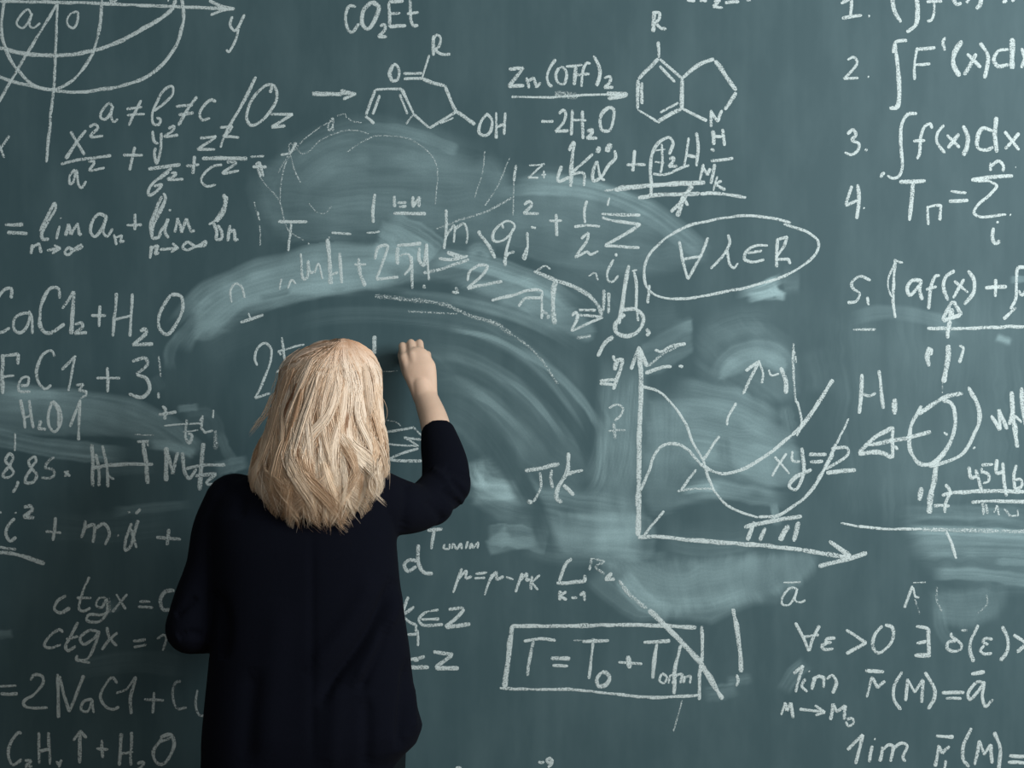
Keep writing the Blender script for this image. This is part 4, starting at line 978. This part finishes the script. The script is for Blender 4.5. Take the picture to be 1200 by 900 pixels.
for g in range(NG):
    outer = g >= 95
    phi = math.radians(hr.uniform(-128, 128))
    layer = hr.choice([.66, .80, .88]) if not outer else hr.uniform(.92, 1.0)
    bot = np.interp(math.degrees(phi), [-130, -80, -45, -15, 10, 35, 60, 90, 130], [558, 572, 588, 601, 601, 590, 575, 562, 554]) + hr.normal(0, 6)
    top_y = 397 + abs(hr.normal(0, 3.0)) + (1-layer)*20
    part_phi = math.radians(22)                                        # crown whorl a little right of the middle
    wav = hr.uniform(.08, .34); fr = hr.uniform(1.0, 1.8); ph = hr.uniform(0, 6.28); sweep = hr.normal(.06, .30)
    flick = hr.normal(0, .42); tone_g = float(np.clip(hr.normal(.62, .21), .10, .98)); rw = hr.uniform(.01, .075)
    if not outer: tone_g *= .50  # inner locks coloured darker, painting the shade in gaps between outer ones
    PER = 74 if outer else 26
    wl = hr.uniform(.05, .10)                                         # lock width
    s = np.linspace(0, 1, NP_)
    fs = np.clip(.12+s*2.4, 0, 1); ps = 1-np.clip(s*2.6, 0, 1); late = np.clip((s-.22)/.55, 0, 1)**1.3
    w_a = wav*late*np.sin(fr*6.28*s+ph); w_r = rw*late*np.sin(fr*6.28*s+ph+1.3); fl = np.clip((s-.78)/.22, 0, 1)**1.5
    for q in range(PER):
        dphi = hr.normal(0, wl); drad = hr.normal(0, .016); endv = bot + hr.normal(0, 5) - abs(hr.normal(0, 8)) + 5
        pys = top_y + (endv-top_y)*(s**1.35)
        clump = 1-.78*late**1.1
        root = hr.normal(0, .10)
        f = phi*fs + part_phi*ps + sweep*np.clip(s-.35, -.2, 1) + dphi*clump*(.35+.65*fs) + root*ps + w_a + flick*fl
        d = layer + drad*clump*(.25+.75*late) + w_r + .05*abs(flick)*fl*2
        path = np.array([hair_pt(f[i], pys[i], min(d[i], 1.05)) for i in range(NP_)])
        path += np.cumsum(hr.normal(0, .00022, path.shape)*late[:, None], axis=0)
        strand(path, hr.uniform(.0006, .0011), float(np.clip(tone_g+hr.normal(0, .05)+6*drad*1.2, 0, 1)))  # deeper strands get a darker tone: lock shading put into the colour
# the large curls that lie on top, and dark strands painting in shaded gaps
def lock(pts, n_, width, tone, d_=1.015):
    c = catmull(pts, 4.0); idx_ = np.linspace(0, len(c)-1, 18); s = np.linspace(0, 1, 18)
    cx_ = np.interp(idx_, np.arange(len(c)), c[:, 0]); cy_ = np.interp(idx_, np.arange(len(c)), c[:, 1])
    for q in range(n_):
        o_ = hr.normal(0, .5); dd_ = abs(hr.normal(0, .010)); w_ = width*np.sin(np.pi*np.clip(s*.84+.10, 0, 1))**.7
        e_ = hr.normal(0, 4)
        path = []
        for i in range(18):
            px_, py_ = cx_[i]+o_*w_[i], cy_[i]+e_*s[i]
            k_ = (CAM_D-.43)/CAM_D/PPM
            sn = np.clip((px_-np.interp(py_, HY, HX))/(np.interp(py_, HY, HW)), -.98, .98)
            path.append(hair_pt(math.asin(sn), py_, d_-dd_+.012*(1-abs(o_))-.09*max(0, 1-s[i]/.22)**1.5-.03*max(0, (s[i]-.8)/.2)))
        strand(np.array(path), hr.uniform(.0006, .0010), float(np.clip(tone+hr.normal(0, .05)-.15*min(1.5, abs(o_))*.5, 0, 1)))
for pts, n_, w_, tn in (
    ([(358,440),(352,462),(344,480),(341,494)], 34, 3.2, .06), ([(364,440),(357,470),(351,495),(341,522)], 30, 4, .34),
    ([(385,412),(378,450),(366,490),(357,530),(355,570),(351,594)], 70, 6.5, .80), ([(398,416),(402,450),(391,488),(373,510),(366,538),(378,570),(392,592)], 70, 6.5, .88),
    ([(366,494),(361,515),(362,542)], 26, 2.6, .10), ([(394,478),(381,500),(369,520),(372,546),(386,576),(402,594)], 70, 7, .52),
    ([(411,436),(409,480),(400,520),(402,550),(411,578)], 60, 6, .86), ([(417,482),(415,508),(421,521),(433,531),(441,545),(436,557)], 60, 5, .92),
    ([(439,428),(446,470),(450,508),(452,530),(446,550),(430,566)], 60, 6, .76), ([(415,468),(413,500),(416,535),(421,562)], 28, 2.6, .18),
    ([(335,452),(326,490),(318,525),(309,550),(302,562)], 60, 6, .62), ([(313,505),(305,530),(301,550)], 40, 5.5, .30),
    ([(345,500),(335,540),(330,575),(333,594)], 60, 7, .50), ([(360,540),(352,570),(345,592),(337,600)], 50, 6, .40),
    ([(388,530),(396,560),(403,585),(398,603)], 50, 5, .72), ([(376,408),(365,438),(350,472),(340,505)], 60, 5.5, .80), ([(430,418),(436,455),(438,492)], 60, 6.5, .84),
    ([(350,425),(338,455),(330,480)], 50, 6, .55), ([(425,560),(412,582),(402,592)], 40, 5, .66), ([(440,505),(444,530),(432,556),(424,574)], 50, 5, .55), ([(345,560),(350,584),(360,600)], 44, 5, .62)):
    lock(pts, n_, w_, tn)
# loose ends and flyaways
for x0_, y0_, x1_, y1_, n_, ph0 in ((324, 462, 295, 507, 9, -72), (322, 480, 301, 500, 6, -74), (322, 520, 296, 556, 16, -70), (448, 520, 457, 556, 14, 72)):
    for q in range(n_):
        s = np.linspace(0, 1, 14); k_ = (CAM_D-.43)/CAM_D/PPM; w_ = hr.normal(0, 3.5)
        px_ = x0_+w_+(x1_-x0_-w_*.8)*s+2.5*np.sin(3*s); py_ = y0_+(y1_-y0_)*s+hr.normal(0, 3)
        yy = hair_pt(math.radians(ph0), (y0_+y1_)/2, .98)[1]+hr.normal(0, .004)
        strand(np.stack([(px_-600)*k_, np.full(14, yy), CAM_Z+(450-py_)*k_], 1), .0008, float(hr.uniform(.55, .9)))
for x0_, y0_, x1_, y1_, bend in ((338, 560, 316, 574, 3), (440, 562, 452, 590, -12), (396, 590, 388, 612, 4), (378, 588, 386, 608, -3), (365, 585, 352, 606, 4), (408, 588, 416, 602, -4), (388, 586, 398, 606, -4), (428, 560, 440, 578, 6), (350, 578, 344, 602, 3), (372, 590, 366, 610, 3), (404, 584, 400, 608, 3), (442, 552, 448, 572, -3)):
    for q in range(12):
        s = np.linspace(0, 1, 14); k_ = (CAM_D-.55)/CAM_D/PPM; w_ = hr.normal(0, 3)
        px_ = x0_+w_+(x1_-x0_-w_*.7)*s+bend*np.sin(3.14*s); py_ = y0_-12+(y1_-y0_+12)*s+hr.normal(0, 2.5)
        strand(np.stack([(px_-600)*k_, -.553-.004*s+hr.normal(0, .003)+0*s, CAM_Z+(450-py_)*k_], 1), .0008, float(hr.uniform(.8, 1)))
for g in range(90):
    phi = math.radians(hr.uniform(-95, 95)); end = np.interp(abs(math.degrees(phi)), [0, 40, 95], [612, 598, 570])+hr.normal(0, 5)
    st = end-hr.uniform(50, 95); s = np.linspace(0, 1, 12); curl = hr.normal(0, .28); out = hr.normal(.02, .05)
    path = np.array([hair_pt(phi+curl*si**2, st+(end-st)*si, .99+out*si*si) for si in s])
    strand(path, .0008, float(hr.uniform(.7, 1)))
for g in range(36):
    phi = math.radians(hr.uniform(-130, 130)); s = np.linspace(0, 1, 12); y0 = hr.uniform(397, 470); ln = hr.uniform(20, 70); o_ = hr.uniform(.02, .09)
    path = np.array([hair_pt(phi+hr.normal(0, .002)+.1*si, y0+ln*si, 1.0+o_*math.sin(3.0*si)) for si in s])
    strand(path, .00042, float(hr.uniform(.6, 1)))
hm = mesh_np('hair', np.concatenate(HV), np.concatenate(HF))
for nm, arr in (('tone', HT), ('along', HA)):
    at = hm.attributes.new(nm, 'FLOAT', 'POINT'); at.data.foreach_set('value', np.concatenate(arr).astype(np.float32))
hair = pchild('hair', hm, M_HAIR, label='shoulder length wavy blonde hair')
# filled under-layer so no gap shows between the locks
rings = []
for py in list(range(399, 586, 4)):
    ring = []
    for k in range(64):
        ph_ = math.radians(-140+280*k/63)
        ring.append(hair_pt(ph_, py, .90-.10*max(0, (py-540)/45) + .012*math.sin(9*ph_+py*.05) if py > 405 else .8))
    rings.append(ring)
n = 64; vv = np.array(rings).reshape(-1, 3); m_ = len(rings)
ii = np.arange(m_*n).reshape(m_, n)
ff = np.stack([ii[:-1, :-1], ii[:-1, 1:], ii[1:, 1:], ii[1:, :-1]], -1).reshape(-1, 4)
um = mesh_np('under_layer', vv, ff)
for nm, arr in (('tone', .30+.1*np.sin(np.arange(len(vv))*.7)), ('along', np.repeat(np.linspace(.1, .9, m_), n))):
    at = um.attributes.new(nm, 'FLOAT', 'POINT'); at.data.foreach_set('value', arr.astype(np.float32))
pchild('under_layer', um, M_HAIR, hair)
um.transform(Matrix.Identity(4))
